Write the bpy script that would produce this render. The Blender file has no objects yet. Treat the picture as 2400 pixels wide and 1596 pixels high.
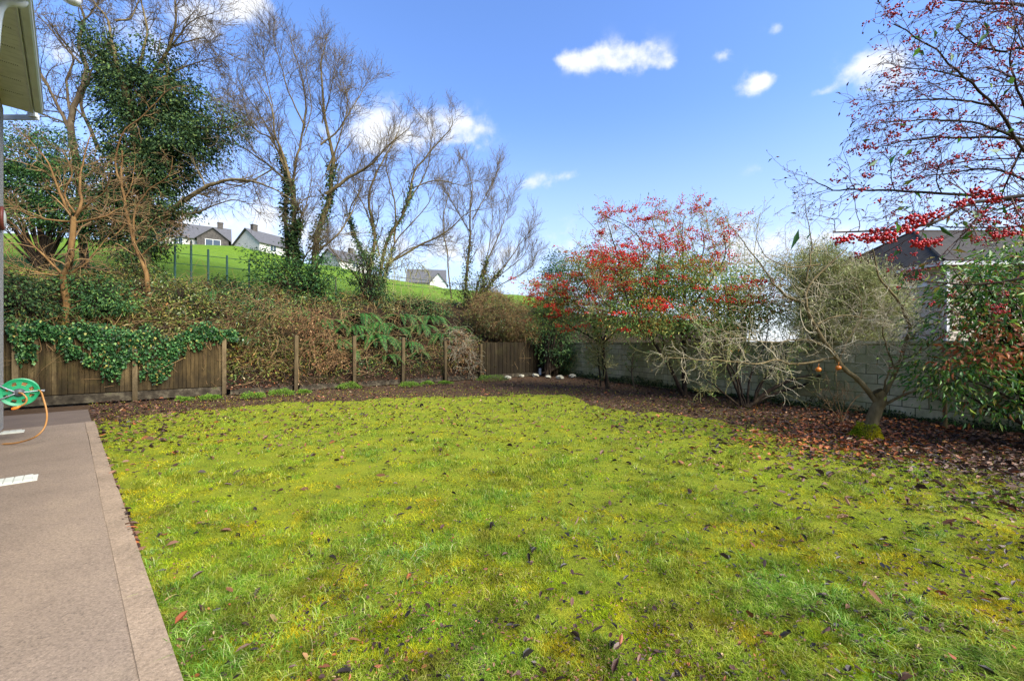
import bpy, bmesh, math, random
import numpy as np
S = bpy.context.scene
COL = S.collection
rng = np.random.default_rng(11)
R = math.radians

# ------------------------------------------------------------------ camera, sky, sun
F, HY, EYE = 980.0, 805.0, 1.6          # focal length in photo pixels, horizon row, eye height
cam = bpy.data.cameras.new('camera'); co = bpy.data.objects.new('camera', cam); COL.objects.link(co)
co.location = (0, 0, EYE); co.rotation_euler = (R(90), 0, 0)
cam.sensor_width = 36; cam.lens = F / 2400 * 36; cam.shift_y = (HY - 798) / 2400
cam.clip_end = 3000; cam.clip_start = 0.05
S.camera = co
S.view_settings.view_transform = 'Standard'; S.view_settings.look = 'None'
S.view_settings.exposure = 2.58; S.view_settings.gamma = 1
try:
    S.cycles.use_denoising = True
    S.cycles.max_bounces = 6; S.cycles.transparent_max_bounces = 8
    S.cycles.caustics_reflective = False; S.cycles.caustics_refractive = False
except Exception: pass
SUN_EL, SUN_AZ = 40, 124                # azimuth clockwise from +Y: behind the camera, to its right
sun = bpy.data.lights.new('sun', 'SUN'); so = bpy.data.objects.new('sun', sun); COL.objects.link(so)
sun.energy = 1.9; sun.angle = R(50); sun.color = (1, .95, .86)
so.rotation_euler = (R(90 - SUN_EL), 0, R(180 - SUN_AZ)); so.location = (20, -30, 40)

W = bpy.data.worlds.new('World'); S.world = W; W.use_nodes = True
def build_world():
    nt = W.node_tree; N = nt.nodes; L = nt.links; N.clear()
    def n(t, **k):
        x = N.new(t)
        for a, b in k.items(): setattr(x, a, b)
        return x
    def mth(op, a, b=None, c=None, clamp=False):
        x = n('ShaderNodeMath', operation=op, use_clamp=clamp)
        for i, v in enumerate((a, b, c)):
            if v is None: continue
            if isinstance(v, (int, float)): x.inputs[i].default_value = v
            else: L.new(v, x.inputs[i])
        return x.outputs[0]
    sky = n('ShaderNodeTexSky', sky_type='NISHITA')
    sky.sun_disc = False; sky.sun_elevation = R(SUN_EL); sky.sun_rotation = R(SUN_AZ)
    sky.air_density = 1.0; sky.dust_density = 0.25; sky.ozone_density = 2.6
    g = n('ShaderNodeHueSaturation'); g.inputs['Saturation'].default_value = 1.12; g.inputs['Value'].default_value = 1.0
    tint = n('ShaderNodeMixRGB', blend_type='MULTIPLY'); tint.inputs[0].default_value = 1; tint.inputs[2].default_value = (.86, .815, .92, 1); L.new(sky.outputs[0], tint.inputs[1]); L.new(tint.outputs[0], g.inputs['Color'])
    tc = n('ShaderNodeTexCoord'); sp = n('ShaderNodeSeparateXYZ'); L.new(tc.outputs['Generated'], sp.inputs[0])
    az = mth('ARCTAN2', sp.outputs[0], sp.outputs[1]); el = mth('ARCSINE', sp.outputs[2])
    nz = n('ShaderNodeTexNoise'); nz.inputs['Scale'].default_value = 17; nz.inputs['Detail'].default_value = 8; nz.inputs['Roughness'].default_value = .58
    L.new(tc.outputs['Generated'], nz.inputs['Vector'])
    nf = mth('SUBTRACT', nz.outputs['Fac'], .5)
    # each cumulus: column, row, half width, half height in photo pixels, turned into azimuth and elevation
    CL = [(580, 8, 80, 60, 1.1), (1350, 140, 60, 26, 1), (1420, 133, 70, 36, 1.1), (1490, 138, 70, 34, 1.1), (1560, 150, 36, 18, .75), (1310, 142, 40, 13, .55),
          (1695, 132, 30, 17, .8), (1765, 196, 52, 30, 1), (1790, 192, 36, 22, .8), (1820, 68, 26, 20, .45), (2040, 165, 100, 52, 1.35), (2090, 195, 80, 40, .7), (1925, 216, 60, 16, .75), (1850, 172, 30, 12, .35),
          (930, 296, 115, 64, 1.3), (850, 318, 90, 46, .9), (1010, 300, 90, 42, 1), (1090, 308, 62, 48, 1.45), (1250, 432, 60, 20, .6), (1315, 412, 60, 16, .55), (1780, 398, 40, 18, .3),
          (450, 60, 90, 70, 1), (360, 110, 100, 60, .8), (300, 40, 80, 60, .5), (140, 120, 90, 60, .45),
          (500, 540, 260, 90, 1.15), (800, 580, 240, 70, .8), (1130, 600, 200, 60, .7), (250, 470, 150, 90, 1), (60, 500, 150, 60, 1), (1350, 560, 160, 50, .35), (1750, 590, 130, 70, .8), (2000, 560, 200, 40, .5), (2330, 520, 160, 40, .8)]
    tot = None
    for (px, py, a, b, w) in CL:
        k = (px - 1200) / F; h = math.hypot(1, k)
        az0 = math.atan(k); el0 = math.atan((HY - py) / F / h)
        da = a * 1.05 / F / (h * h); de = b * (.8 if py < 460 else 1) / F / h
        x = mth('MULTIPLY', mth('SUBTRACT', az, az0), 1 / da); y = mth('MULTIPLY', mth('SUBTRACT', el, el0), 1 / de)
        q = mth('ADD', mth('MULTIPLY', x, x), mth('MULTIPLY', y, y))
        f = mth('MULTIPLY', mth('EXPONENT', mth('MULTIPLY', q, -1.75)), w)
        tot = f if tot is None else mth('ADD', tot, f)
    tot = mth('MINIMUM', tot, 1.1)
    dens = mth('ADD', tot, mth('MULTIPLY', nf, 3.6))
    mr = n('ShaderNodeMapRange', interpolation_type='SMOOTHSTEP'); L.new(dens, mr.inputs[0])
    mr.inputs[1].default_value = .1; mr.inputs[2].default_value = 1.45
    msk = mth('MULTIPLY', mr.outputs[0], mth('MULTIPLY', tot, 3, clamp=True))
    # pale band low over the hill
    lo = n('ShaderNodeMapRange', interpolation_type='SMOOTHSTEP'); L.new(el, lo.inputs[0])
    lo.inputs[1].default_value = .52; lo.inputs[2].default_value = -.02; lo.inputs[3].default_value = 0; lo.inputs[4].default_value = .78
    m1 = n('ShaderNodeMixRGB'); L.new(lo.outputs[0], m1.inputs[0]); L.new(g.outputs[0], m1.inputs[1]); m1.inputs[2].default_value = (2.05, 2.35, 2.8, 1)
    m2 = n('ShaderNodeMixRGB'); L.new(mth('MULTIPLY', msk, .94), m2.inputs[0]); L.new(m1.outputs[0], m2.inputs[1]); m2.inputs[2].default_value = (2.85, 2.9, 2.98, 1)
    bg = n('ShaderNodeBackground'); bg.inputs[1].default_value = 0.066; L.new(m2.outputs[0], bg.inputs[0])
    o = n('ShaderNodeOutputWorld'); L.new(bg.outputs[0], o.inputs[0])
build_world()

# ------------------------------------------------------------------ helpers: places
def at(px, py, D): return np.array(((px - 1200) / F * D, D, EYE - (py - HY) / F * D))
E2 = np.array((-.728, .686)); N2 = np.array((.686, .728))       # along the house wall, out from it
def hw(e, n, z): p = e * E2 + n * N2; return np.array((p[0], p[1], z))
FT = np.array((.781, .625)); FN = np.array((-.625, .781)); FP = np.array((-10.9, 12.06))   # back fence line
def fence_pt(px):
    k = (px - 1200) / F
    # p on the line with X = kY
    t = (k * FP[1] - FP[0]) / (FT[0] - k * FT[1]); return FP + t * FT
YT = (np.array([-900, -200, 0, 380, 560, 700, 900, 1100, 1250, 1400, 1750, 2600]), np.array([545, 550, 558, 581, 592, 620, 662, 690, 706, 770, 815, 815]))
BS = (np.array([-50, 0, .3, 1, 2, 3.5, 5, 6]), np.array([0, .12, .5, 1.15, 1.9, 2.85, 3.6, 3.95]))
def terrain(X, Y):
    X = np.asarray(X, float); Y = np.asarray(Y, float)
    s = (X - FP[0]) * FN[0] + (Y - FP[1]) * FN[1]
    k = np.clip(X / np.maximum(Y, .1), -3, .75)
    den = .781 - .625 * k
    Yt = (70 + 16.23) / den
    zt = EYE + (HY - np.interp(k * F + 1200, *YT)) / F * Yt
    z = np.interp(s, *BS)
    t = np.clip((s - 6) / 64, 0, 1)
    z = z + np.where(s > 6, (zt - 3.95) * (t * (1.32 - .32 * t)), 0)
    return z - np.where(s > 70, (s - 70) * .02, 0)
def bankpt(px, s):
    k = (px - 1200) / F; Y = (s + 16.23) / (.781 - .625 * k); X = k * Y
    return np.array((X, Y, float(terrain(X, Y))))

# ------------------------------------------------------------------ helpers: meshes and objects
def mesh(name, V, faces, mats, smooth=False, mi=None):
    """faces: list of (n,k) index arrays"""
    me = bpy.data.meshes.new(name); V = np.asarray(V, np.float32)
    me.vertices.add(len(V)); me.vertices.foreach_set('co', V.ravel())
    faces = [np.asarray(f, np.int32) for f in faces if len(f)]
    li = np.concatenate([f.ravel() for f in faces]); ks = np.concatenate([np.full(len(f), f.shape[1], np.int32) for f in faces])
    st = np.concatenate(([0], np.cumsum(ks)[:-1])).astype(np.int32)
    me.loops.add(len(li)); me.loops.foreach_set('vertex_index', li)
    me.polygons.add(len(ks)); me.polygons.foreach_set('loop_start', st); me.polygons.foreach_set('loop_total', ks)
    me.polygons.foreach_set('use_smooth', np.full(len(ks), bool(smooth)))
    if mi is not None: me.polygons.foreach_set('material_index', np.asarray(mi, np.int32))
    me.update(calc_edges=True); me.validate()
    for m in (mats if isinstance(mats, (list, tuple)) else [mats]): me.materials.append(m)
    return me
def tag(o, label=None, cat=None, group=None, kind=None):
    if label: o['label'] = label
    if cat: o['category'] = cat
    if group: o['group'] = group
    if kind: o['kind'] = kind
    return o
def empty(name, loc, label, cat, group=None):
    o = bpy.data.objects.new(name, None); o.empty_display_size = .2; COL.objects.link(o)
    o.location = [float(v) for v in loc]; return tag(o, label, cat, group)
def obj(name, me, parent=None, loc=None, rotz=0):
    o = bpy.data.objects.new(name, me); COL.objects.link(o)
    if parent: o.parent = parent
    if loc is not None: o.location = [float(v) for v in loc]
    o.rotation_euler[2] = rotz
    return o
class MB:
    """collects loose shapes for one mesh"""
    def __init__(s): s.V = []; s.Fs = {}; s.n = 0
    def add(s, V, faces):
        V = np.asarray(V, float); s.V.append(V)
        for f in faces:
            f = np.asarray(f, int)
            if f.ndim == 1: f = f[None]
            s.Fs.setdefault(f.shape[1], []).append(f + s.n)
        s.n += len(V); return s
    def box(s, c, sz, M=None, jit=0):
        d = np.array([(x, y, z) for x in (-.5, .5) for y in (-.5, .5) for z in (-.5, .5)]) * np.array(sz)
        if M is not None: d = d @ np.asarray(M).T
        return s.add(d + np.array(c), [[(0, 1, 3, 2), (4, 6, 7, 5), (0, 4, 5, 1), (2, 3, 7, 6), (0, 2, 6, 4), (1, 5, 7, 3)]])
    def obox(s, a, b, w, h, z0):
        """box whose plan axis runs a->b, width w, from z0 to z0+h"""
        a = np.array(a[:2], float); b = np.array(b[:2], float); d = b - a; l = np.linalg.norm(d); d /= l; nn = np.array((-d[1], d[0]))
        M = np.array(((d[0], nn[0], 0), (d[1], nn[1], 0), (0, 0, 1))); c = (a + b) / 2
        return s.box((c[0], c[1], z0 + h / 2), (l, w, h), M)
    def prism(s, poly, z0=None, z1=None, off=None):
        """polygon points (n,3) swept by vector off"""
        P = np.asarray(poly, float); n = len(P); off = np.asarray(off, float)
        i = np.arange(n); j = (i + 1) % n
        return s.add(np.vstack((P, P + off)), [i[::-1], i + n, np.stack((i, j, j + n, i + n), 1)])
    def tube(s, pts, r, sides=8, caps=True):
        V, Q = tubes(np.asarray(pts, float)[None], np.broadcast_to(np.asarray(r, float), (1, len(pts))), sides)
        fs = [Q]
        if caps: fs += [np.arange(sides)[::-1], np.arange(sides) + (len(pts) - 1) * sides]
        return s.add(V, fs)
    def sphere(s, c, r, sc=(1, 1, 1), seg=12, rings=8, M=None):
        th = np.linspace(0, np.pi, rings + 1)[1:-1]; ph = np.arange(seg) * 2 * np.pi / seg
        V = [(0, 0, 1)] + [(math.sin(t) * math.cos(p), math.sin(t) * math.sin(p), math.cos(t)) for t in th for p in ph] + [(0, 0, -1)]
        V = np.array(V) * r * np.array(sc)
        if M is not None: V = V @ np.asarray(M).T
        i = np.arange(seg); j = (i + 1) % seg; q = []
        for k in range(rings - 2): a = 1 + k * seg; q.append(np.stack((a + i, a + seg + i, a + seg + j, a + j), 1))
        last = len(V) - 1; a = 1 + (rings - 2) * seg
        fs = [np.vstack(q), np.stack((np.zeros(seg, int), 1 + i, 1 + j), 1), np.stack((np.full(seg, last), a + j, a + i), 1)]
        return s.add(V + np.array(c), fs)
    def disc(s, prof, c, ax, seg=32):
        """lathe: prof rows (radius, along axis)"""
        ax = np.array(ax, float); ax /= np.linalg.norm(ax); u = np.cross(ax, (0, 0, 1.0)); u /= np.linalg.norm(u); v = np.cross(ax, u)
        ph = np.arange(seg) * 2 * np.pi / seg; V = []
        for (r, a) in prof: V.append(np.array(c) + ax * a + r * (np.cos(ph)[:, None] * u + np.sin(ph)[:, None] * v))
        i = np.arange(seg); j = (i + 1) % seg
        q = [np.stack((k * seg + i, k * seg + j, (k + 1) * seg + j, (k + 1) * seg + i), 1) for k in range(len(prof) - 1)]
        return s.add(np.vstack(V), [np.vstack(q)])
    def build(s, name, m, parent=None, loc=None, smooth=False):
        V = np.vstack(s.V)
        if parent is not None and loc is None: V = V - np.array(world_loc(parent))
        elif loc is not None: V = V - np.array(loc)
        me = mesh(name, V, [np.vstack(v) for v in s.Fs.values()], m, smooth)
        return obj(name, me, parent, loc if parent is None else None)
def world_loc(o):
    p = np.array(o.location, float)
    while o.parent: o = o.parent; p = p + np.array(o.location, float)
    return p
def tubes(P, Rr, sides):
    B, n, _ = P.shape
    T = np.gradient(P, axis=1); T /= np.linalg.norm(T, axis=2, keepdims=True) + 1e-9
    mt = T.mean(1); ax = np.eye(3)[np.argmin(np.abs(mt), axis=1)][:, None, :]
    U = ax - (ax * T).sum(2, keepdims=True) * T; U /= np.linalg.norm(U, axis=2, keepdims=True) + 1e-9
    Vv = np.cross(T, U); a = np.arange(sides) * 2 * np.pi / sides
    V = P[:, :, None, :] + Rr[:, :, None, None] * (np.cos(a)[None, None, :, None] * U[:, :, None, :] + np.sin(a)[None, None, :, None] * Vv[:, :, None, :])
    b = (np.arange(B) * n * sides)[:, None, None]; k = (np.arange(n - 1) * sides)[None, :, None]; i = np.arange(sides)[None, None, :]; j = (i + 1) % sides
    Q = np.stack((b + k + i, b + k + j, b + k + sides + j, b + k + sides + i), -1).reshape(-1, 4)
    return V.reshape(-1, 3), Q
def smooth_path(pts, n):
    P = np.asarray(pts, float); m = len(P)
    if m == 2: return P[0] + (P[1] - P[0]) * np.linspace(0, 1, n)[:, None]
    Q = np.vstack((2 * P[0] - P[1], P, 2 * P[-1] - P[-2])); u = np.linspace(0, m - 1, n); i = np.minimum(u.astype(int), m - 2); t = (u - i)[:, None]
    a, b, c, d = Q[i], Q[i + 1], Q[i + 2], Q[i + 3]
    return .5 * (2 * b + (c - a) * t + (2 * a - 5 * b + 4 * c - d) * t ** 2 + (3 * b - a - 3 * c + d) * t ** 3)
def unit(v): return v / (np.linalg.norm(v, axis=-1, keepdims=True) + 1e-9)
def spawn(P, Rr, k, u0, u1, ang, L, n, jit, up, rr, rmin, taper=.45, grav=(0, 0, 1), out=None, g=None):
    """k children on every parent polyline; returns (paths, radii)"""
    g = g or rng; B, m, _ = P.shape
    pid = np.repeat(np.arange(B), k); M = len(pid)
    u = u0 + (u1 - u0) * (np.tile(np.arange(k), B) + g.random(M)) / k
    f = u * (m - 1); i = np.minimum(f.astype(int), m - 2); t = (f - i)[:, None]
    p = P[pid, i] * (1 - t) + P[pid, i + 1] * t; tg = unit(P[pid, i + 1] - P[pid, i])
    r0 = Rr[pid, i] * (1 - t[:, 0]) + Rr[pid, i + 1] * t[:, 0]
    rd = g.normal(size=(M, 3)); rd = unit(rd - (rd * tg).sum(1, keepdims=True) * tg)
    a = np.radians(ang * (.65 + .7 * g.random(M)))[:, None]
    d = unit(tg * np.cos(a) + rd * np.sin(a))
    if out is not None: d = unit(d + np.array(out))
    ln = L * (.55 + .8 * g.random(M)) * (1 - .45 * u); st = (ln / (n - 1))[:, None]
    Q = np.zeros((M, n, 3)); Q[:, 0] = p; gr = np.array(grav, float)
    w = g.normal(size=(M, 3)) * jit * .5
    for s in range(1, n):
        w = w * .6 + g.normal(size=(M, 3)) * jit
        d = unit(d + w + up * gr); Q[:, s] = Q[:, s - 1] + d * st
    rs = np.maximum(np.minimum(r0 * .85, r0 * rr + rmin * .3), rmin)
    Rq = np.maximum(rs[:, None] * (1 - (1 - taper) * np.linspace(0, 1, n)[None]), rmin * .8)
    return Q, Rq
def leaf_mesh(P, A, L, Wd, g=None, up=.35, fold=.12):
    """kite leaves at points P along axes A"""
    g = g or rng; n = len(P); A = unit(A)
    nn = unit(g.normal(size=(n, 3)) + np.array((0, -.25, up * 3))); B = unit(np.cross(nn, A)); nn = np.cross(A, B)
    L = np.broadcast_to(L, (n,))[:, None] * (.45 + 1.0 * g.random((n, 1))); w = np.broadcast_to(Wd, (n,))[:, None] * (.7 + .6 * g.random((n, 1)))
    V = np.stack((P, P + A * L * .45 + B * w * .5 + nn * L * fold, P + A * L * .45 - B * w * .5 + nn * L * fold, P + A * L - nn * L * fold * .8), 1).reshape(-1, 3)
    b = (np.arange(n) * 4)[:, None]
    return V, np.vstack((b + np.array((0, 3, 1)), b + np.array((0, 2, 3))))
def vnoise(x, y, sc, seed=0):
    x = np.asarray(x) * sc + seed * 17.3; y = np.asarray(y) * sc + seed * 5.1
    xi = np.floor(x).astype(np.int64); yi = np.floor(y).astype(np.int64); fx = x - xi; fy = y - yi
    fx = fx * fx * (3 - 2 * fx); fy = fy * fy * (3 - 2 * fy)
    def h(a, b):
        v = (a * 374761393 + b * 668265263 + seed * 362437) & 0x7fffffff; v = ((v ^ (v >> 13)) * 1274126177) & 0x7fffffff
        return ((v ^ (v >> 16)) & 0xffff) / 65535.0
    return (h(xi, yi) * (1 - fx) + h(xi + 1, yi) * fx) * (1 - fy) + (h(xi, yi + 1) * (1 - fx) + h(xi + 1, yi + 1) * fx) * fy

# ------------------------------------------------------------------ materials
def lin(c):
    if isinstance(c, str): c = [int(c[i:i + 2], 16) / 255 for i in (0, 2, 4)]
    return tuple(((v / 12.92) if v <= .04045 else ((v + .055) / 1.055) ** 2.4) for v in c) + (1,)
class Mat:
    def __init__(s, name, rough=.8, spec=.3):
        s.m = bpy.data.materials.new(name); s.m.use_nodes = True; s.nt = s.m.node_tree; s.N = s.nt.nodes; s.L = s.nt.links
        s.b = s.N['Principled BSDF']; s.out = s.N['Material Output']; s.b.inputs['Roughness'].default_value = rough
        s.b.inputs['Specular IOR Level'].default_value = spec
    def n(s, t, **k):
        x = s.N.new(t)
        for a, b in k.items(): setattr(x, a, b)
        return x
    def coord(s, sc=(1, 1, 1), kind='Object', rot=(0, 0, 0)):
        tc = s.n('ShaderNodeTexCoord'); mp = s.n('ShaderNodeMapping'); mp.inputs['Scale'].default_value = sc; mp.inputs['Rotation'].default_value = rot
        s.L.new(tc.outputs[kind], mp.inputs[0]); return mp.outputs[0]
    def noise(s, scale, detail=5, rough=.6, sc=(1, 1, 1), kind='Object', dist=0):
        x = s.n('ShaderNodeTexNoise'); x.inputs['Scale'].default_value = scale; x.inputs['Detail'].default_value = detail; x.inputs['Roughness'].default_value = rough; x.inputs['Distortion'].default_value = dist
        s.L.new(s.coord(sc, kind), x.inputs['Vector']); return x.outputs['Fac']
    def island(s): return s.n('ShaderNodeNewGeometry').outputs['Random Per Island']
    def ramp(s, fac, stops, interp='LINEAR'):
        x = s.n('ShaderNodeValToRGB'); e = x.color_ramp.elements; x.color_ramp.interpolation = interp
        while len(e) < len(stops): e.new(.5)
        for i, (p, c) in enumerate(stops): e[i].position = p; e[i].color = lin(c)
        s.L.new(fac, x.inputs[0]); return x.outputs[0]
    def mix(s, f, a, b, mode='MIX'):
        x = s.n('ShaderNodeMixRGB', blend_type=mode)
        for i, v in enumerate((f, a, b)):
            if hasattr(v, 'is_output'): s.L.new(v, x.inputs[i])
            elif i == 0: x.inputs[0].default_value = v
            else: x.inputs[i].default_value = v if len(v) == 4 else lin(v)
        return x.outputs[0]
    def math(s, op, a, b):
        x = s.n('ShaderNodeMath', operation=op)
        for i, v in enumerate((a, b)):
            if hasattr(v, 'is_output'): s.L.new(v, x.inputs[i])
            else: x.inputs[i].default_value = v
        return x.outputs[0]
    def color(s, c):
        if hasattr(c, 'is_output'): s.L.new(c, s.b.inputs['Base Color'])
        else: s.b.inputs['Base Color'].default_value = lin(c)
        return s
    def bump(s, h, st=.4, d=.02):
        x = s.n('ShaderNodeBump'); x.inputs['Strength'].default_value = st; x.inputs['Distance'].default_value = d
        s.L.new(h, x.inputs['Height']); s.L.new(x.outputs[0], s.b.inputs['Normal']); return s
    def translucent(s, c, f=.3):
        t = s.n('ShaderNodeBsdfTranslucent'); mx = s.n('ShaderNodeMixShader'); mx.inputs[0].default_value = f
        if hasattr(c, 'is_output'): s.L.new(c, t.inputs[0])
        else: t.inputs[0].default_value = lin(c)
        s.L.new(s.b.outputs[0], mx.inputs[1]); s.L.new(t.outputs[0], mx.inputs[2]); s.L.new(mx.outputs[0], s.out.inputs[0]); return s
def leafmat(name, stops, rough=.5, tr=.25, spec=.35):
    m = Mat(name, rough, spec); c = m.ramp(m.island(), stops); m.color(c)
    if tr: m.translucent(c, tr)
    return m.m
def barkmat(name, a, b, c, sc=6):
    m = Mat(name, .9, .15); f = m.noise(sc, 6, .65, (1, 1, .35)); m.color(m.ramp(f, [(.3, a), (.5, b), (.7, c)])); m.bump(f, .5, .02); return m.m
def plain(name, c, rough=.5, spec=.4, metal=0, var=.12):
    m = Mat(name, rough, spec); f = m.noise(3.5, 6, .65)
    d = [max(0, int(c[i:i + 2], 16) / 255 * (1 - var)) for i in (0, 2, 4)]; l = [min(1, int(c[i:i + 2], 16) / 255 * (1 + var * .5)) for i in (0, 2, 4)]
    m.color(m.ramp(f, [(.3, d), (.7, l)])); m.b.inputs['Metallic'].default_value = metal; return m.m

MT = {}
MT['bark_grey'] = barkmat('bark_grey', '433828', '62543f', '7a6d56')
MT['bark_brown'] = barkmat('bark_brown', '4c3820', '6e5230', '876b42')
MT['bark_dark'] = barkmat('bark_dark', '1c1712', '2d241b', '453a2b')
MT['bark_olive'] = barkmat('bark_olive', '42381f', '64573a', '80724f')
MT['bark_pale'] = barkmat('bark_pale', '7a705c', 'a0957c', 'bab09a')
MT['bark_red'] = barkmat('bark_red', '3a2320', '54332c', '6b463a')
MT['twig_grey'] = leafmat('twig_grey', [(0, '3a3222'), (.5, '544731'), (1, '6f6145')], .9, 0)
MT['twig_brown'] = leafmat('twig_brown', [(0, '55402a'), (.5, '725836'), (1, '8e744a')], .9, 0)
MT['twig_pale'] = leafmat('twig_pale', [(0, '5f5840'), (.45, '8e8366'), (1, 'b8ad92')], .9, 0)
MT['twig_olive'] = leafmat('twig_olive', [(0, '5d5a36'), (.5, '7f7c4a'), (1, 'a09c68')], .9, 0)
MT['twig_red'] = leafmat('twig_red', [(0, '2e1c1a'), (.6, '4d2d28'), (1, '62483a')], .8, 0)
MT['ivy_dark'] = leafmat('ivy_dark', [(0, '17281a'), (.4, '293f24'), (.8, '415a2e'), (1, '6b7c40')], .65, .15, .15)
MT['ivy_fresh'] = leafmat('ivy_fresh', [(0, '142a17'), (.45, '2a4f27'), (.8, '447038'), (.93, '6d8f4e'), (.97, 'a09a4c'), (1, '6d4a2a')], .5, .15, .25)
MT['evergreen'] = leafmat('evergreen', [(0, '1a331b'), (.5, '2d4f27'), (.85, '476a32'), (1, '6f8a3e')], .6, .15, .2)
MT['fern'] = leafmat('fern', [(0, '1b3e18'), (.6, '335f26'), (1, '5a8638')], .5, .25)
MT['undergrowth'] = leafmat('undergrowth', [(0, '2a1c12'), (.2, '4a3520'), (.34, '684e2a'), (.42, '2f4622'), (.65, '46662c'), (.82, '6f7c30'), (.92, '8d5528'), (1, '7e8a6a')], .6, .2)
MT['bracken'] = leafmat('bracken', [(0, '3e2717'), (.4, '6a4627'), (.8, '87623a'), (1, 'a3835a')], .8, .1)
MT['unused'] = leafmat('unused_leaf', [(0, '274626'), (.35, '3d6231'), (.6, '5a7838'), (.8, '7f8740'), (.9, '98703a'), (1, 'a5522f')], .45, .25)
MT['cotoneaster_near'] = leafmat('cotoneaster_near', [(0, '2c5420'), (.4, '4a7a2c'), (.7, '6f9438'), (.88, '8f9a3c'), (.95, '8e5a2e'), (1, '7d3a24')], .4, .3)
MT['reddish_leaf'] = leafmat('reddish_leaf', [(0, '281816'), (.5, '3e2420'), (.8, '563022'), (1, '454424')], .5, .2)
MT['orange_leaf'] = leafmat('orange_leaf', [(0, '70381f'), (.5, '94502c'), (1, 'ad7344')], .55, .3)
MT['broom'] = leafmat('broom', [(0, '66713a'), (.5, '8f9858'), (1, 'b4b884')], .6, .25)
MT['berry'] = leafmat('berry', [(0, '780810'), (.5, '9e0c14'), (1, 'bc1a18')], .35, 0, .3)
MT['berry_far'] = leafmat('berry_far', [(0, '8e0c12'), (.5, 'b8181a'), (.85, 'c83a24'), (1, 'b8502c')], .6, 0, .15)
MT['litter'] = leafmat('litter', [(0, '231812'), (.35, '3e2a20'), (.65, '593e2e'), (.85, '70503a'), (.94, '7a4c2e'), (.98, '96542c'), (1, 'b09c78')], .6, .1)
MT['lawn_leaf'] = leafmat('lawn_leaf', [(0, '1c1815'), (.35, '2c2624'), (.6, '3c2b24'), (.8, '523830'), (.92, '6c4a34'), (.97, '8a4a28'), (1, 'a8966a')], .45, .1)
MT['orange_litter'] = leafmat('orange_litter', [(0, '5a3420'), (.5, '8f4a22'), (.8, 'ad642c'), (1, 'b88040')], .55, .15)
def patchmat(name, sa, sb, sc=.55, tr=.2, lo=.42, hi=.58):
    m = Mat(name, .6, .25); a = m.ramp(m.island(), sa); b = m.ramp(m.island(), sb); f = m.ramp(m.noise(sc, 3, .6), [(lo, '000000'), (hi, 'ffffff')]); c = m.mix(f, a, b); m.color(c); return m.translucent(c, tr).m
MT['undergrowth'] = patchmat('undergrowth', [(0, '20261a'), (.4, '35522a'), (.75, '587438'), (.92, '8a8f3a'), (1, '8fa08a')], [(0, '2a2016'), (.3, '4e4026'), (.52, '75632f'), (.72, '5a6a2e'), (.86, '7f8a3a'), (.95, '94592c'), (1, '8b9150')])
MT['cotoneaster'] = patchmat('cotoneaster', [(0, '36602e'), (.5, '5f8840'), (.85, '8ca04e'), (1, 'a8903f')], [(0, '557236'), (.45, '84964a'), (.8, 'a8a452'), (.94, 'b88a44'), (1, 'c05c34')], 1.3, .3)
def grassmat(name, ga, gb):
    m = Mat(name, .65, .1); a = m.ramp(m.island(), ga); b = m.ramp(m.island(), gb)
    f = m.noise(1.3, 5, .65); f2 = m.ramp(f, [(.43, '000000'), (.57, 'ffffff')]); c = m.mix(f2, a, b); d = m.ramp(m.noise(3.4, 4, .65), [(.35, '8c8c7c'), (.6, 'ffffff')]); c = m.mix(.8, c, d, 'MULTIPLY'); th = m.ramp(m.noise(1.9, 5, .7, (1, 1, 1), 'Object', .4), [(.54, '000000'), (.68, 'b8b8b8')]); c = m.mix(th, c, '6b5428'); m.color(c); return m.translucent(c, .35).m
MT['grass'] = grassmat('grass', [(0, '48761c'), (.5, '7a9f2e'), (.9, 'a6ba4a'), (1, 'd0cc88')], [(0, '677c1c'), (.5, '98a42c'), (.9, 'bcbc46'), (1, 'd6cc88')])
MT['moss'] = grassmat('moss', [(0, '6e8c14'), (.5, '9db41c'), (1, 'c2ca30')], [(0, '96860e'), (.5, 'c6b41a'), (1, 'deca34')])
MT['wall_moss'] = leafmat('wall_moss', [(0, '1e2a12'), (.5, '33451a'), (1, '55662a')], .8, .1)
MT['bright_moss'] = leafmat('bright_moss', [(0, '3c5c18'), (.5, '5d8222'), (1, '88a236')], .8, .2)
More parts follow.
